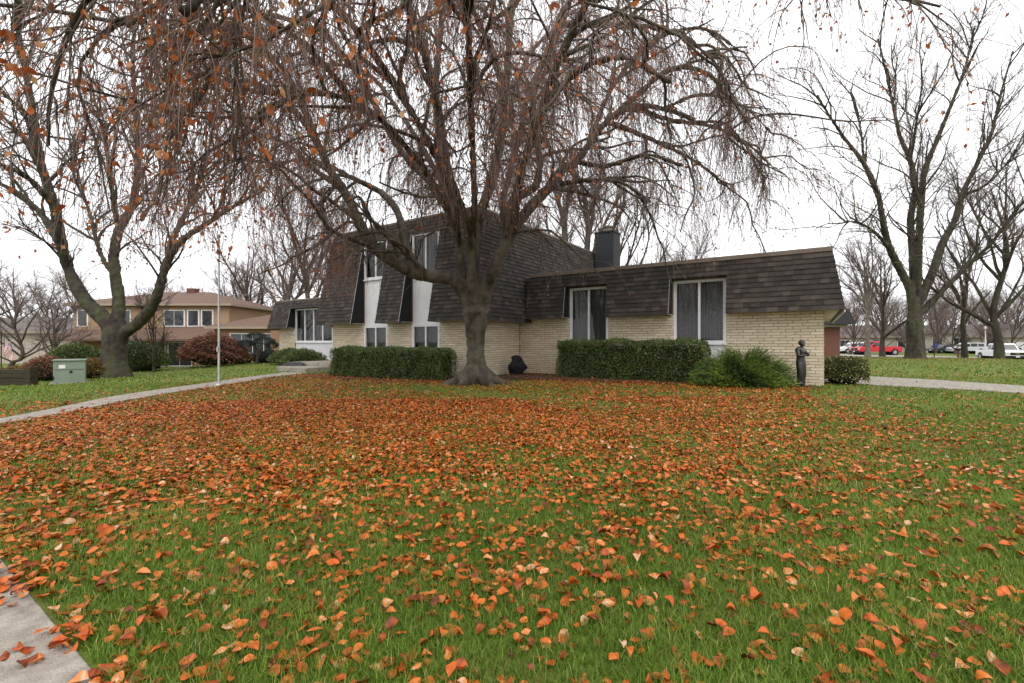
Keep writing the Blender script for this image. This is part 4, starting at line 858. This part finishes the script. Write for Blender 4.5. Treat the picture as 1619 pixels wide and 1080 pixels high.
ubp('warning_plate', MB().box(-.3, -.12, -.367, -.362, .6, .74), M['white']); ubp('hinge', MB().box(-.455, -.43, -.375, -.362, .15, .3), M['black']); ubp('pad', MB().box(-.58, .58, -.48, .48, -.1, .03), M['concrete'])
# timber retaining wall
tw_ = thing('timber_wall', 'dark weathered timber retaining wall with an end post', 'wall', (*at(20, 600, 17.6)[:2], -.2))
for i in range(5):
    X1 = at(47, 600, 17.6)[0]; bev(link('timber', MB().box(X1 - 7, X1 - .02 - .01 * (i % 2), 17.5 + .015 * (i % 3), 17.7, -.38 + i * .16, -.225 + i * .16).mesh('timber'), M['timber'], tw_), .012)
bev(link('post', MB().box(X1, X1 + .2, 17.42, 17.72, -.4, .52).mesh('post'), M['timber'], tw_), .012)
# ------------------------------------------------------------------ neighbour houses
def rect_house(name, label, x, y, w_, d, h, rh, rz, mw, mr, wins=(), door=None, z=None, hip=True, over=.5, cat='house', group=None):
    """local: front faces -y; wins: (x, z, w, h) on the front, wall origin at centre of front"""
    z0 = gzf(x, y) if z is None else z; root = thing(name, label, cat, (x, y, z0), group); root.rotation_euler = (0, 0, rz)
    link('wall', MB().box(-w_ / 2, w_ / 2, 0, d, -.6, h).mesh('wall'), mw, root, world=False)
    a, b = w_ / 2 + over, over; rp = min(d, w_) / 2 if hip else 0
    if hip: vs = [(-a, -b, h), (a, -b, h), (a, d + b, h), (-a, d + b, h), (-w_ / 2 + rp, d / 2, h + rh), (w_ / 2 - rp, d / 2, h + rh)]
    else: vs = [(-a, -b, h), (a, -b, h), (a, d + b, h), (-a, d + b, h), (-a, d / 2, h + rh), (a, d / 2, h + rh)]
    r = MB().add(vs, [(0, 1, 5, 4), (1, 2, 5), (2, 3, 4, 5), (3, 0, 4), (3, 2, 1, 0)]); ro = link('roof', r.mesh('roof'), mr, root, world=False); ro.location = (0, 0, .12)
    link('fascia', MB().box(-a, a, -b, -b + .06, h - .08, h + .115).box(-a, a, d + b - .06, d + b, h - .08, h + .115).box(-a, -a + .06, -b + .06, d + b - .06, h - .08, h + .115).box(a - .06, a, -b + .06, d + b - .06, h - .08, h + .115).mesh('fascia'), M['trim'], root, world=False)
    for (wx, wz, ww, wh) in wins:
        f = link('window', MB().box(wx - ww / 2 - .09, wx + ww / 2 + .09, -.05, .02, wz - .09, wz + wh + .09).mesh('window'), M['white'], root, world=False)
        k = max(1, round(ww / .9))
        for i in range(k): link('pane', MB().box(wx - ww / 2 + i * ww / k + .03, wx - ww / 2 + (i + 1) * ww / k - .03, -.07, -.052, wz, wz + wh).mesh('pane'), M['dglass'], f, world=False)
    if door: 
        dr = link('door', MB().box(door[0] - .5, door[0] + .5, -.06, .02, 0, 2.1).mesh('door'), door[1], root, world=False); link('handle', MB().box(door[0] + .35, door[0] + .42, -.11, -.062, .95, 1.08).mesh('handle'), M['pole'], dr, world=False)
    return root
# tan two-storey neighbour, front roughly faces the camera
NY = 40; nz = -.85
def nx_(u, Y=NY): return (u - CU) / FPX * Y
xa, xb = nx_(117), nx_(362)
nb = rect_house('neighbour_house', 'tan two-storey neighbour house with brown hip roof and porch skirt roof', (xa + xb) / 2, NY, xb - xa, 9, 5.55, 1.5, 0, M['tan'], M['brownroof'], z=nz,
    wins=[(nx_(u) - (xa + xb) / 2, 3.75, ww, 1.3) for u, ww in ((131, .8), (199, .8), (276, 1.7), (306, .9), (328, .9))] + [(nx_(253) - (xa + xb) / 2, .25, .9, 2.0), (nx_(285) - (xa + xb) / 2, .25, 2.0, 2.0), (nx_(310) - (xa + xb) / 2, .9, 1.2, 1.3)])
w2 = (xb - xa) / 2
for i in range(int(2 * w2 / .3)): link('siding_board', MB().box(-w2 + i * .3 + .01, -w2 + i * .3 + .285, -.03, -.003, 2.9, 5.5).mesh('siding_board'), M['tan'], nb, world=False) if (-w2 + i * .3) < -w2 + 4.5 else None
link('lower_wall', MB().box(-w2, w2, -.04, -.004, -.6, 2.75).mesh('lower_wall'), M['tanbrick'], nb, world=False)
link('porch_roof', MB().add([(-w2 - .9, -2.4, 2.55), (w2 + 2.2, -2.4, 2.55), (w2 + .2, -.06, 3.75), (-w2 - .1, -.06, 3.35), (-w2 - .9, -2.4, 2.40), (w2 + 2.2, -2.4, 2.40), (w2 + .2, -.06, 2.40), (-w2 - .1, -.06, 2.40)], [(0, 1, 2, 3), (4, 7, 6, 5), (0, 4, 5, 1), (1, 5, 6, 2), (3, 2, 6, 7), (0, 3, 7, 4)]).mesh('porch_roof'), M['brownroof'], nb, world=False)
for x_ in (-w2 + .3, -w2 * .3, w2 * .25, w2 * .8): link('porch_post', MB().box(x_ - .07, x_ + .07, -2.25, -2.1, -.6, 2.4).mesh('porch_post'), M['tan'], nb, world=False)
link('chimney', MB().box(.2, 1.0, 4, 4.7, 6.5, 7.5).mesh('chimney'), M['redbrick'], nb, world=False)
rect_house('neighbour_wing', 'low tan brick wing with brown roof and wide white windows left of the entry', nx_(400, 37) + 1.6, 37, 9.5, 7, 3.1, 1.3, 0, M['tanbrick'], M['brownroof'], z=-.5, wins=[(-1.6, 1.1, 3.6, 1.5), (2.6, 1.1, 2, 1.5)])
bh = rect_house('neighbour_house', 'long beige sided house at the edge behind the flag', nx_(20, 46) - 5, 46, 21, 8, 3.4, 1.6, 0, M['beige'], M['greyroof'], z=-1.0, hip=False)
for i in range(30): link('siding_board', MB().box(-10.5 + i * .7 + .02, -10.5 + i * .7 + .68, -.04, -.003, -.3, 3.35).mesh('siding_board'), M['beige'], bh, world=False)
# brown brick building behind the house end, far houses on the street
bb = rect_house('neighbour_house', 'brown brick building with black mansard eave just beyond the house end', 20.3, 34, 8.4, 8, 2.5, 1.2, 0, M['redbrick'], M['black'], z=.15, over=.3)
link('mansard', MB().box8([(-4.9, -.7, 2.62), (4.9, -.7, 2.62), (4.9, 8.7, 2.62), (-4.9, 8.7, 2.62), (-4.6, -.4, 3.75), (4.6, -.4, 3.75), (4.6, 8.4, 3.75), (-4.6, 8.4, 3.75)]).mesh('mansard'), M['black'], bb, world=False)
rect_house('far_house', 'low grey roofed house behind the red pickup truck', nx_(1375, 86), 86, 15, 9, 2.9, 2.3, -.3, M['beige'], M['greyroof'], z=-.6, hip=False, wins=[(-4, 1, 1.6, 1.3), (1, 1, 1.6, 1.3), (5, 1, 1.2, 1.3)], door=(-1.5, M['cream']))
rect_house('far_house', 'cream sided house with dark windows behind the parked cars', nx_(1500, 84), 84, 9, 8, 3.6, 1.6, -.2, M['cream'], M['greyroof'], z=-.6, wins=[(-1.8, 1.3, 1.6, 1.4), (1.6, 1.3, 1.6, 1.4)], door=(3.4, M['dglass']))
rect_house('far_house', 'grey house with white gabled portico by the right hand street edge', nx_(1612, 78), 78, 12, 8, 3.0, 2.2, -.5, M['beige'], M['greyroof'], z=-.7, hip=False, wins=[(-3, 1, 1.4, 1.4), (3, 1, 1.4, 1.4)], door=(0, M['white']))
rect_house('far_house', 'dark roofed house beyond the cream sided house', nx_(1440, 98), 98, 14, 9, 2.9, 2.6, .1, M['cream'], M['greyroof'], z=-.6, hip=False, wins=[(-4, 1, 1.6, 1.3), (3, 1, 1.6, 1.3)])
# ------------------------------------------------------------------ vehicles (local: front +x, length along x, side -y / +y)
def wheel(root, x, y, r=.36, w_=.24):
    t = link('wheel', MB().cyl((x, y - w_ / 2, r), r, r, w_, 20, 'y').mesh('wheel'), M['tyre'], root, world=False); bev(t, .03)
    link('rim', MB().cyl((x, y - w_ / 2 - .008, r), r * .62, r * .62, w_ + .016, 16, 'y').mesh('rim'), M['rim'], t, world=False)
def vehicle(name, label, cat, x, y, rz, paint, kind, z=None):
    z0 = gzf(x, y) + .03 if z is None else z; root = thing(name, label, cat, (x, y, z0)); root.rotation_euler = (0, 0, rz)
    if kind == 'pickup':
        Lh, wd, zr, zb = 2.85, .98, 1.86, 1.12
        body = [(-2.85, .45), (-2.85, 1.12), (-.55, 1.14), (.95, 1.14), (2.55, 1.06), (2.82, .95), (2.85, .45)]
        cab = [(-.62, 1.13), (-.55, 1.80), (-.35, 1.86), (.55, 1.86), (.72, 1.80), (1.32, 1.13)]; wins = [(-.45, 1.2, .10, 1.72), (.2, 1.2, .88, 1.70)]; ws = (-1.85, 1.85); r = .39
    elif kind == 'suv':
        Lh, wd = 2.3, .92; body = [(-2.3, .4), (-2.32, 1.0), (1.1, 1.05), (2.15, .95), (2.3, .7), (2.3, .4)]
        cab = [(-2.25, 1.0), (-2.0, 1.62), (-1.7, 1.70), (.1, 1.70), (.35, 1.64), (1.2, 1.04)]; wins = [(-1.9, 1.08, -1.1, 1.55), (-1.0, 1.08, -.1, 1.57), (0, 1.08, .75, 1.5)]; ws = (-1.4, 1.4); r = .35
    else:
        Lh, wd = 2.3, .88; body = [(-2.3, .35), (-2.32, .85), (-1.6, .95), (1.0, .95), (2.1, .82), (2.3, .6), (2.3, .35)]
        cab = [(-1.75, .94), (-1.05, 1.38), (-.7, 1.44), (.1, 1.44), (.4, 1.38), (1.1, .94)]; wins = [(-1.15, 1.0, -.4, 1.34), (-.3, 1.0, .55, 1.34)]; ws = (-1.4, 1.4); r = .33
    bev(link('body', MB().extrude(body, -wd, wd).mesh('body'), paint, root, world=False), .06, 3)
    cb = MB(); n = len(cab); zc = cab[0][1]; vs = []
    for sg in (-1, 1): vs += [(x_, sg * (wd - .05 - .16 * (z_ - zc)), z_) for x_, z_ in cab]
    cb.add(vs, [tuple(range(n)), tuple(range(2 * n - 1, n - 1, -1))] + [(i, n + i, n + (i + 1) % n, (i + 1) % n) for i in range(n)])
    c = link('cabin', cb.mesh('cabin'), paint, root, world=False); bev(c, .05, 3)
    for x0, zl, x1, zh in wins:
        for sg in (-1, 1):
            yl, yh = sg * (wd - .05 - .16 * (zl - zc) + .008), sg * (wd - .05 - .16 * (zh - zc) + .008); i = -sg * .03
            link('window', MB().box8([(x0, yl, zl), (x1 + (.25 if x1 > .3 and kind != 'pickup' else .0), yl, zl), (x1 + .2 * (x1 > .3), yl + i, zl), (x0, yl + i, zl), (x0, yh, zh), (x1, yh, zh), (x1, yh + i, zh), (x0, yh + i, zh)]).mesh('window'), M['dglass'], root, world=False)
    a, b = cab[-2], cab[-1]; e = .02      # windscreen
    link('windscreen', MB().box8([(b[0] - .06 + e, -wd + .2, b[1] + .05), (b[0] - .06 + e, wd - .2, b[1] + .05), (b[0] - .12, wd - .2, b[1] + .05), (b[0] - .12, -wd + .2, b[1] + .05), (a[0] + .07 + e, -wd + .28, a[1] - .07), (a[0] + .07 + e, wd - .28, a[1] - .07), (a[0] + .0, wd - .28, a[1] - .07), (a[0] + .0, -wd + .28, a[1] - .07)]).mesh('windscreen'), M['dglass'], root, world=False)
    for wx in ws:
        for sg in (-1, 1): wheel(root, wx, sg * (wd - .1), r)
        link('wheel_arch', MB().cyl((wx, -wd - .012, r), r + .09, r + .09, 2 * wd + .024, 20, 'y').mesh('wheel_arch'), M['black'], root, world=False)
    fz = body[-2][1] if kind != 'pickup' else .95
    for sg in (-1, 1):
        link('headlight', MB().box(Lh - .1, Lh + .015, sg * wd * .78 - .17, sg * wd * .78 + .17, fz - .22, fz - .02).mesh('headlight'), M['lamp'], root, world=False)
        link('tail_light', MB().box(-Lh - .035, -Lh + .05, sg * wd * .86 - .09, sg * wd * .86 + .09, .7, .95).mesh('tail_light'), M['rlamp'], root, world=False)
        link('mirror', MB().box(.85, 1.0, sg * (wd + .1) - .1, sg * (wd + .1) + .1, zc + .05, zc + .25).mesh('mirror'), M['black'], root, world=False)
    link('grille', MB().box(Lh - .05, Lh + .012, -wd * .56, wd * .56, fz - .30, fz - .03).mesh('grille'), M['black'], root, world=False)
    link('bumper', MB().box(Lh - .1, Lh + .08, -wd * .97, wd * .97, .36, .58).mesh('bumper'), M['black'] if kind == 'pickup' else paint, root, world=False)
    link('rear_bumper', MB().box(-Lh - .1, -Lh + .05, -wd * .97, wd * .97, .38, .58).mesh('rear_bumper'), M['rim'], root, world=False)
    link('number_plate', MB().box(Lh + .082, Lh + .09, -.16, .16, .42, .54).mesh('number_plate'), M['white'], root, world=False)
    if kind == 'pickup': link('bed_recess', MB().box(-2.75, -.72, -wd + .1, wd - .1, 1.125, 1.15).mesh('bed_recess'), M['black'], root, world=False); link('badge', MB().box(Lh + .013, Lh + .02, -.16, .16, fz - .2, fz - .13).mesh('badge'), M['gold_badge'], root, world=False)
    return root
M['gold_badge'] = mat('gold_badge', (.5, .35, .08), rough=.3, metal=.6)
vehicle('pickup_truck', 'bright red pickup truck parked across the lawn on the far street', 'pickup truck', nx_(1384, 62), 62, math.radians(180), M['red'], 'pickup')
vehicle('pickup_truck', 'white pickup truck with black grille parked behind the stout tree', 'pickup truck', nx_(1583, 50), 50, math.radians(-113), M['carwhite'], 'pickup')
vehicle('car', 'white car partly hidden behind the red pickup truck', 'car', nx_(1350, 70), 70, math.radians(175), M['carwhite'], 'suv')
vehicle('car', 'dark grey sedan parked before the cream sided far house', 'car', nx_(1492, 74), 74, math.radians(185), M['cargrey'], 'sedan')
vehicle('car', 'white sport utility car parked in front of the dark sedan', 'car', nx_(1527, 72), 72, math.radians(170), M['carwhite'], 'suv')
# sign post, mailbox, white lamp post, flags
sx, sy = nx_(1477, 52), 52; sz = gzf(sx, sy); sp = thing('street_sign', 'small blue street sign on a dark post by the far street', 'sign', (sx, sy, sz))
link('post', MB().cyl((sx, sy, sz - .1), .05, .05, 1.9, 10).mesh('post'), M['black'], sp); M['signblue'] = mat('sign_blue', (.03, .05, .25), rough=.4); link('sign_plate', MB().box(sx - .1, sx + .45, sy - .02, sy + .02, sz + 1.45, sz + 1.78).mesh('sign_plate'), M['signblue'], sp)
sx, sy = nx_(1515, 48), 48; sz = gzf(sx, sy); mbx = thing('mailbox', 'brown mailbox on a wooden post near the slender bare tree', 'mailbox', (sx, sy, sz))
link('post', MB().box(sx - .07, sx + .07, sy - .07, sy + .07, sz - .1, sz + 1.05).mesh('post'), M['redbrick'], mbx); bev(link('box', MB().box(sx - .12, sx + .12, sy - .3, sy + .25, sz + 1.055, sz + 1.3).mesh('box'), M['black'], mbx), .04)
sx, sy = nx_(1558, 66), 66; sz = gzf(sx, sy); lp_ = thing('lamp_post', 'slim white lamp post beyond the white pickup truck', 'lamp post', (sx, sy, sz))
link('post', MB().cyl((sx, sy, sz - .1), .09, .06, 3.7, 12).mesh('post'), M['white'], lp_); link('lantern', MB().lathe([(.06, 0), (.16, .1), (.18, .4), (.05, .5)], (sx, sy, sz + 3.6), 10).mesh('lantern'), M['white'], lp_)
def us_flag(x, y, z, w_, h, rz, label):
    root = thing('flag', label, 'flag', (x, y, z)); root.rotation_euler = (0, 0, rz)
    M.setdefault('flagred', mat('flag_red', (.40, .025, .035), rough=.8)); M.setdefault('flagblue', mat('flag_blue', (.03, .045, .16), rough=.8)); M.setdefault('flagwhite', mat('flag_white', (.75, .74, .72), rough=.8))
    def cloth(u0, u1, v0, v1, off):      # hangs from a slanted staff: long side down
        V, n = [], 8
        for i in range(n + 1):
            for q in (0, 1):
                a = u0 + (u1 - u0) * q; b = v0 + (v1 - v0) * i / n; V.append((a * w_ + .12 * b * w_, off + .05 * math.sin(b * 7 + a * 4), -b * h - .25 * a * h))
        return np_mesh('stripe', V, np.array([(2 * i, 2 * i + 1, 2 * i + 3, 2 * i + 2) for i in range(n)]))
    for i in range(13): link('stripe', cloth(i / 13, (i + 1) / 13, 0, 1, 0), M['flagred' if i % 2 == 0 else 'flagwhite'], root, world=False)
    can = link('canton', cloth(6 / 13, 1, 0, .42, -.012), M['flagblue'], root, world=False)
    for r in range(5):
        for q in range(4):
            a = 6 / 13 + (7 / 13) * (q + .5 + .25 * (r % 2)) / 4.4; b = .42 * (r + .5) / 5; x0, y0, z0 = a * w_ + .12 * b * w_, -.022 + .05 * math.sin(b * 7 + a * 4), -b * h - .25 * a * h
            st_ = [(x0 + (.022 if k % 2 == 0 else .009) * math.sin(k * math.pi / 5), y0, z0 + (.022 if k % 2 == 0 else .009) * math.cos(k * math.pi / 5)) for k in range(10)]
            link('star', MB().add(st_, [tuple(range(10))]).mesh('star', fix=False), M['flagwhite'], can, world=False)
    link('staff', MB().box8([(-.25, .02, -.3), (-.22, .02, -.3), (-.22, .05, -.3), (-.25, .05, -.3), (w_ + .05, .02, .05), (w_ + .08, .02, .05), (w_ + .08, .05, .05), (w_ + .05, .05, .05)]).mesh('staff'), M['white'], root, world=False)
fgx, fgy = nx_(6, 27), 27
us_flag(fgx, fgy, EYE + 1 * 27 / FPX, .5, .95, 0, 'striped national flag hanging from a short staff near the beige house')
gp = thing('flag_post', 'thin post that carries the striped flag', 'post', (fgx - .2, fgy + .04, gzf(fgx, fgy))); link('post', MB().cyl((fgx - .22, fgy + .06, gzf(fgx, fgy) - .1), .03, .03, 2.1 - gzf(fgx, fgy), 8).mesh('post'), M['timber'], gp)
# ------------------------------------------------------------------ lawn: grass blades and fallen leaves
EDGE_N = np.array([.5514, .8345])
def on_lawn(x, y):
    side = (x - E0[0]) * EDGE_N[0] + (y - E0[1]) * EDGE_N[1]
    s = -.8345 * (x - 9.144) + .5514 * (y - 13.36); t = .5514 * (x - 9.144) + .8345 * (y - 13.36)
    ins = ((s > -.1) & (t > -.1)) | ((s > 10.4) & (s < 19.6) & (t > -2.9))
    return (side > 0) & ~ins
wnp, wlp = np.array(wn)[:, :2], np.array(wl)[:, :2]
def off_walk(x, y):
    xr = np.interp(y, wnp[:, 1], wnp[:, 0]); xl = np.interp(y, wlp[:, 1], wlp[:, 0]); a = ~((x > xl - .02) & (x < xr + .02) & (y < 21.5))
    pN, pF = np.array(pn)[:, :2], np.array(pf)[:, :2]; o = np.argsort(pN[:, 0]); o2 = np.argsort(pF[:, 0])
    yn = np.interp(x, pN[o, 0], pN[o, 1]); yf = np.interp(x, pF[o2, 0], pF[o2, 1]); return a & ~((x > 9.5) & (y > yn) & (y < yf))
def in_view(x, y, m=.35): return (np.abs(x) < y * 1.125 + m) & (y > 1.05)
def scatter(n, ymin, ymax, rg, pw=1.0):
    y = (ymin ** pw + rg.random(n) * (ymax ** pw - ymin ** pw)) ** (1 / pw); x = (rg.random(n) * 2 - 1) * (y * 1.125 + .35); return x, y
rg = np.random.default_rng(77)
def blades(n, y0, y1, hgt, wid, seed):
    rg = np.random.default_rng(seed); x, y = scatter(n, y0, y1, rg, 1.25); k = on_lawn(x, y) & off_walk(x, y); x, y = x[k], y[k]; n = len(x); z = gz(x, y)
    tuft = .6 + .4 * np.sin(x * 3.1 + np.sin(y * 2.3) * 2) * np.sin(y * 3.7 + x) ; h = hgt * rg.uniform(.55, 1.25, n) * (.85 + .3 * tuft)
    a = rg.uniform(0, 6.283, n); lean = rg.uniform(.1, 1.3, n) * h; dx, dy = np.cos(a), np.sin(a); wx, wy = -dy * wid / 2, dx * wid / 2
    V = np.empty((n, 5, 3)); zz = np.zeros(n)
    V[:, 0] = np.stack([x - wx, y - wy, z - .005], 1); V[:, 1] = np.stack([x + wx, y + wy, z - .005], 1)
    mx_, my_ = x + dx * lean * .35, y + dy * lean * .35
    V[:, 2] = np.stack([mx_ + wx * .8, my_ + wy * .8, z + h * .6], 1); V[:, 3] = np.stack([mx_ - wx * .8, my_ - wy * .8, z + h * .6], 1)
    V[:, 4] = np.stack([x + dx * lean, y + dy * lean, z + h * .95], 1)
    I = np.arange(n * 5).reshape(n, 5); tint = np.repeat(np.clip(.24 + .25 * tuft + .16 * np.sin(x * .9 + 2 * np.sin(y * .7)) * np.sin(y * 1.1 + 1) + rg.normal(0, .2, n) + (rg.random(n) > .93) * .6, 0, 1), 5)
    return V.reshape(-1, 3), [I[:, [0, 1, 2, 3]], I[:, [3, 2, 4]]], tint
parts_ = [blades(135000, 1.1, 4.2, .055, .0042, 1), blades(85000, 4.2, 9, .055, .008, 2), blades(48000, 9, 17, .055, .016, 3), blades(26000, 17, 40, .07, .04, 4)]
k = 0; Vs, Fs, Ts = [], [], []
for V, F, T in parts_: Vs.append(V); Fs += [f + k for f in F]; Ts.append(T); k += len(V)
tag(link('grass', np_mesh('grass', np.concatenate(Vs), Fs, np.concatenate(Ts)), M['grass']), 'short green lawn grass blades', 'grass', kind='stuff')
# fallen leaves, densest under the beech
def dens(x, y):
    d = np.hypot(x - tb[0], (y - tb[1]) * 1.0); base = np.clip(1.3 - np.abs(d - 5.0) / 7.5, .0, 1.2)
    n = .5 + .5 * np.sin(x * 1.7 + np.sin(y * 1.3) * 1.5) * np.sin(y * 1.9 + x * .6); n2 = .5 + .5 * np.sin(x * 5.3 + y * 2.1) * np.sin(y * 6.1 - x * 3.2)
    q = np.clip(base, .43, 1.2) * (.31 + .62 * n + .42 * n2)
    q = np.where(x > 1.5, q * np.clip(1 - (x - 1.5) / 9, .16, 1), q * (1.08 + .25 * np.clip(-x / 4, 0, 1))); q = np.where(y < 2.6, q * .85, q)
    xr = np.interp(y, wnp[:, 1], wnp[:, 0]); q = np.where(x < xr - .2, q * np.clip(.45 - (xr - x) * .13, .03, 1), q)
    s = -.8345 * (x - 9.144) + .5514 * (y - 13.36); t = .5514 * (x - 9.144) + .8345 * (y - 13.36)
    q = np.where((s > .3) & (s < 8.5) & (t > -3.6), 1.0, q)                     # drift along the hedge
    strip = (s > 3.5) & (s < 12) & (t > -7.4 + .3 * np.sin(s)) & (t < -6.3); q = np.where(strip, q * .3, q)   # worn grass strip before the bed
    bedz = (s > 8.2) & (s < 10.6) & (t > -4.2); q = np.where(bedz, q * .28, q); return q
def leaf_field(n, y0, y1, pw, seed):
    rg = np.random.default_rng(seed); x, y = scatter(n, y0, y1, rg, pw); k = on_lawn(x, y) & (rg.random(n) < dens(x, y)) & (off_walk(x, y) | (rg.random(n) < .035)); return x[k], y[k]
xs, ys = zip(leaf_field(15500, 1.15, 5, 2.0, 11), leaf_field(80000, 5, 11, 2.0, 12), leaf_field(50000, 11, 19, 1.6, 13)); x = np.concatenate(xs); y = np.concatenate(ys)
fxx, fyy = scatter(5000, 19, 45, rg, 1.0); kk = (fxx > 9) & (rg.random(5000) < .75) & off_walk(fxx, fyy); x = np.concatenate([x, fxx[kk]]); y = np.concatenate([y, fyy[kk]])
fxx = at(1447, 570, 36)[0] + rg.normal(0, 3.5, 900); fyy = 34.5 + rg.normal(0, 2.5, 900); x = np.concatenate([x, fxx]); y = np.concatenate([y, fyy])
# leaves swept against the pavement edge
ne = 420; a_ = rg.uniform(-1.5, 3.2, ne); b_ = -np.abs(rg.normal(0, .16, ne)) * np.where(rg.random(ne) > .9, 3, 1) + .06; ex = E0[0] + DR[0] * a_ + EDGE_N[0] * b_; ey = E0[1] + DR[1] * a_ + EDGE_N[1] * b_
clump = (np.sin(a_ * 3.1) + np.sin(a_ * 7.7 + 1)) > -.3
x = np.concatenate([x, ex[clump]]); y = np.concatenate([y, ey[clump]]); n = len(x)
pave = np.zeros(n, bool); pave[-clump.sum():] = True
lift = np.where(pave | ~off_walk(x, y), rg.uniform(.022, .05, n), rg.uniform(.0, .05, n)); z = gz(x, y) + lift
az = rg.uniform(0, 6.283, n); pit = rg.normal(0, .2, n); d = np.stack([np.cos(az) * np.cos(pit), np.sin(az) * np.cos(pit), np.sin(pit)], 1)
nr = np.stack([rg.normal(0, .42, n), rg.normal(0, .42, n), np.ones(n)], 1)
size = .042 + .06 * rg.beta(1.5, 2.1, n); fold = rg.normal(.3, .5, n); curl = rg.normal(.4, .75, n)
pos = np.stack([x, y, z], 1) - d * size[:, None] * .5; pos[:, 2] += np.maximum(0, -d[:, 2]) * 0
V, F = leaves(pos, d, nr, size, fold, curl, 1.12)
low = V[:, :, 2].min(1) - (gz(x, y) + .004); V[:, :, 2] -= np.minimum(low, 0)[:, None]
vis = in_view(x, y, 0) & (V[:, 0, 2] - EYE > -y * .75); sc = np.where(vis, size / y, 0); near = np.argsort(-sc)[:300]; far = np.setdiff1d(np.arange(n), near)
tl = np.clip(rg.beta(2.2, 2.0, n) * 1.0, 0, 1); tl = np.where(rg.random(n) > .972, rg.uniform(.9, 1, n), tl)
vt = np.clip(tl[:, None] + np.where(LV_T[:, 1] == 0, .07, -.05)[None] + rg.normal(0, .10, (n, NV)), 0, 1)
mid = far[y[far] < 5.2]; dst = far[y[far] >= 5.2]; V4 = V[dst][:, [0, 7, 5, 11]] ; V4[:, 0] += (V4[:, 2] - V4[:, 0]) * .12; nm_ = len(mid) * NV
Vall = np.concatenate([V[mid].reshape(-1, 3), V4.reshape(-1, 3)]); Fall = [(f[None] + NV * np.arange(len(mid))[:, None, None]).reshape(-1, f.shape[1]) for f in LV_F] + [np.array([(0, 3, 2), (0, 2, 1)])[None].repeat(len(dst), 0).reshape(-1, 3) + nm_ + np.repeat(4 * np.arange(len(dst)), 2)[:, None]]
tag(link('fallen_leaves', np_mesh('fallen_leaves', Vall, Fall, np.concatenate([vt[mid].ravel(), np.repeat(tl[dst], 4)])), M['leaf']), 'carpet of rust orange beech leaves scattered over the lawn', 'leaves', kind='stuff')
for i in near: 
    Vi = V[i]; c = Vi.mean(0); me = np_mesh('fallen_leaf', Vi - c, LV_F, vt[i]); o = link('fallen_leaf', me, M['leaf']); o.location = tuple(c)
    tag(o, 'curled orange brown beech leaf lying at the front of the lawn near the pavement', 'leaf', 'single fallen leaves at the front of the lawn')
print('tris', sum(len(p.vertices) - 2 for me in bpy.data.meshes if me.users for p in me.polygons) if False else sum(len(me.loops) - 2 * len(me.polygons) for me in bpy.data.meshes))
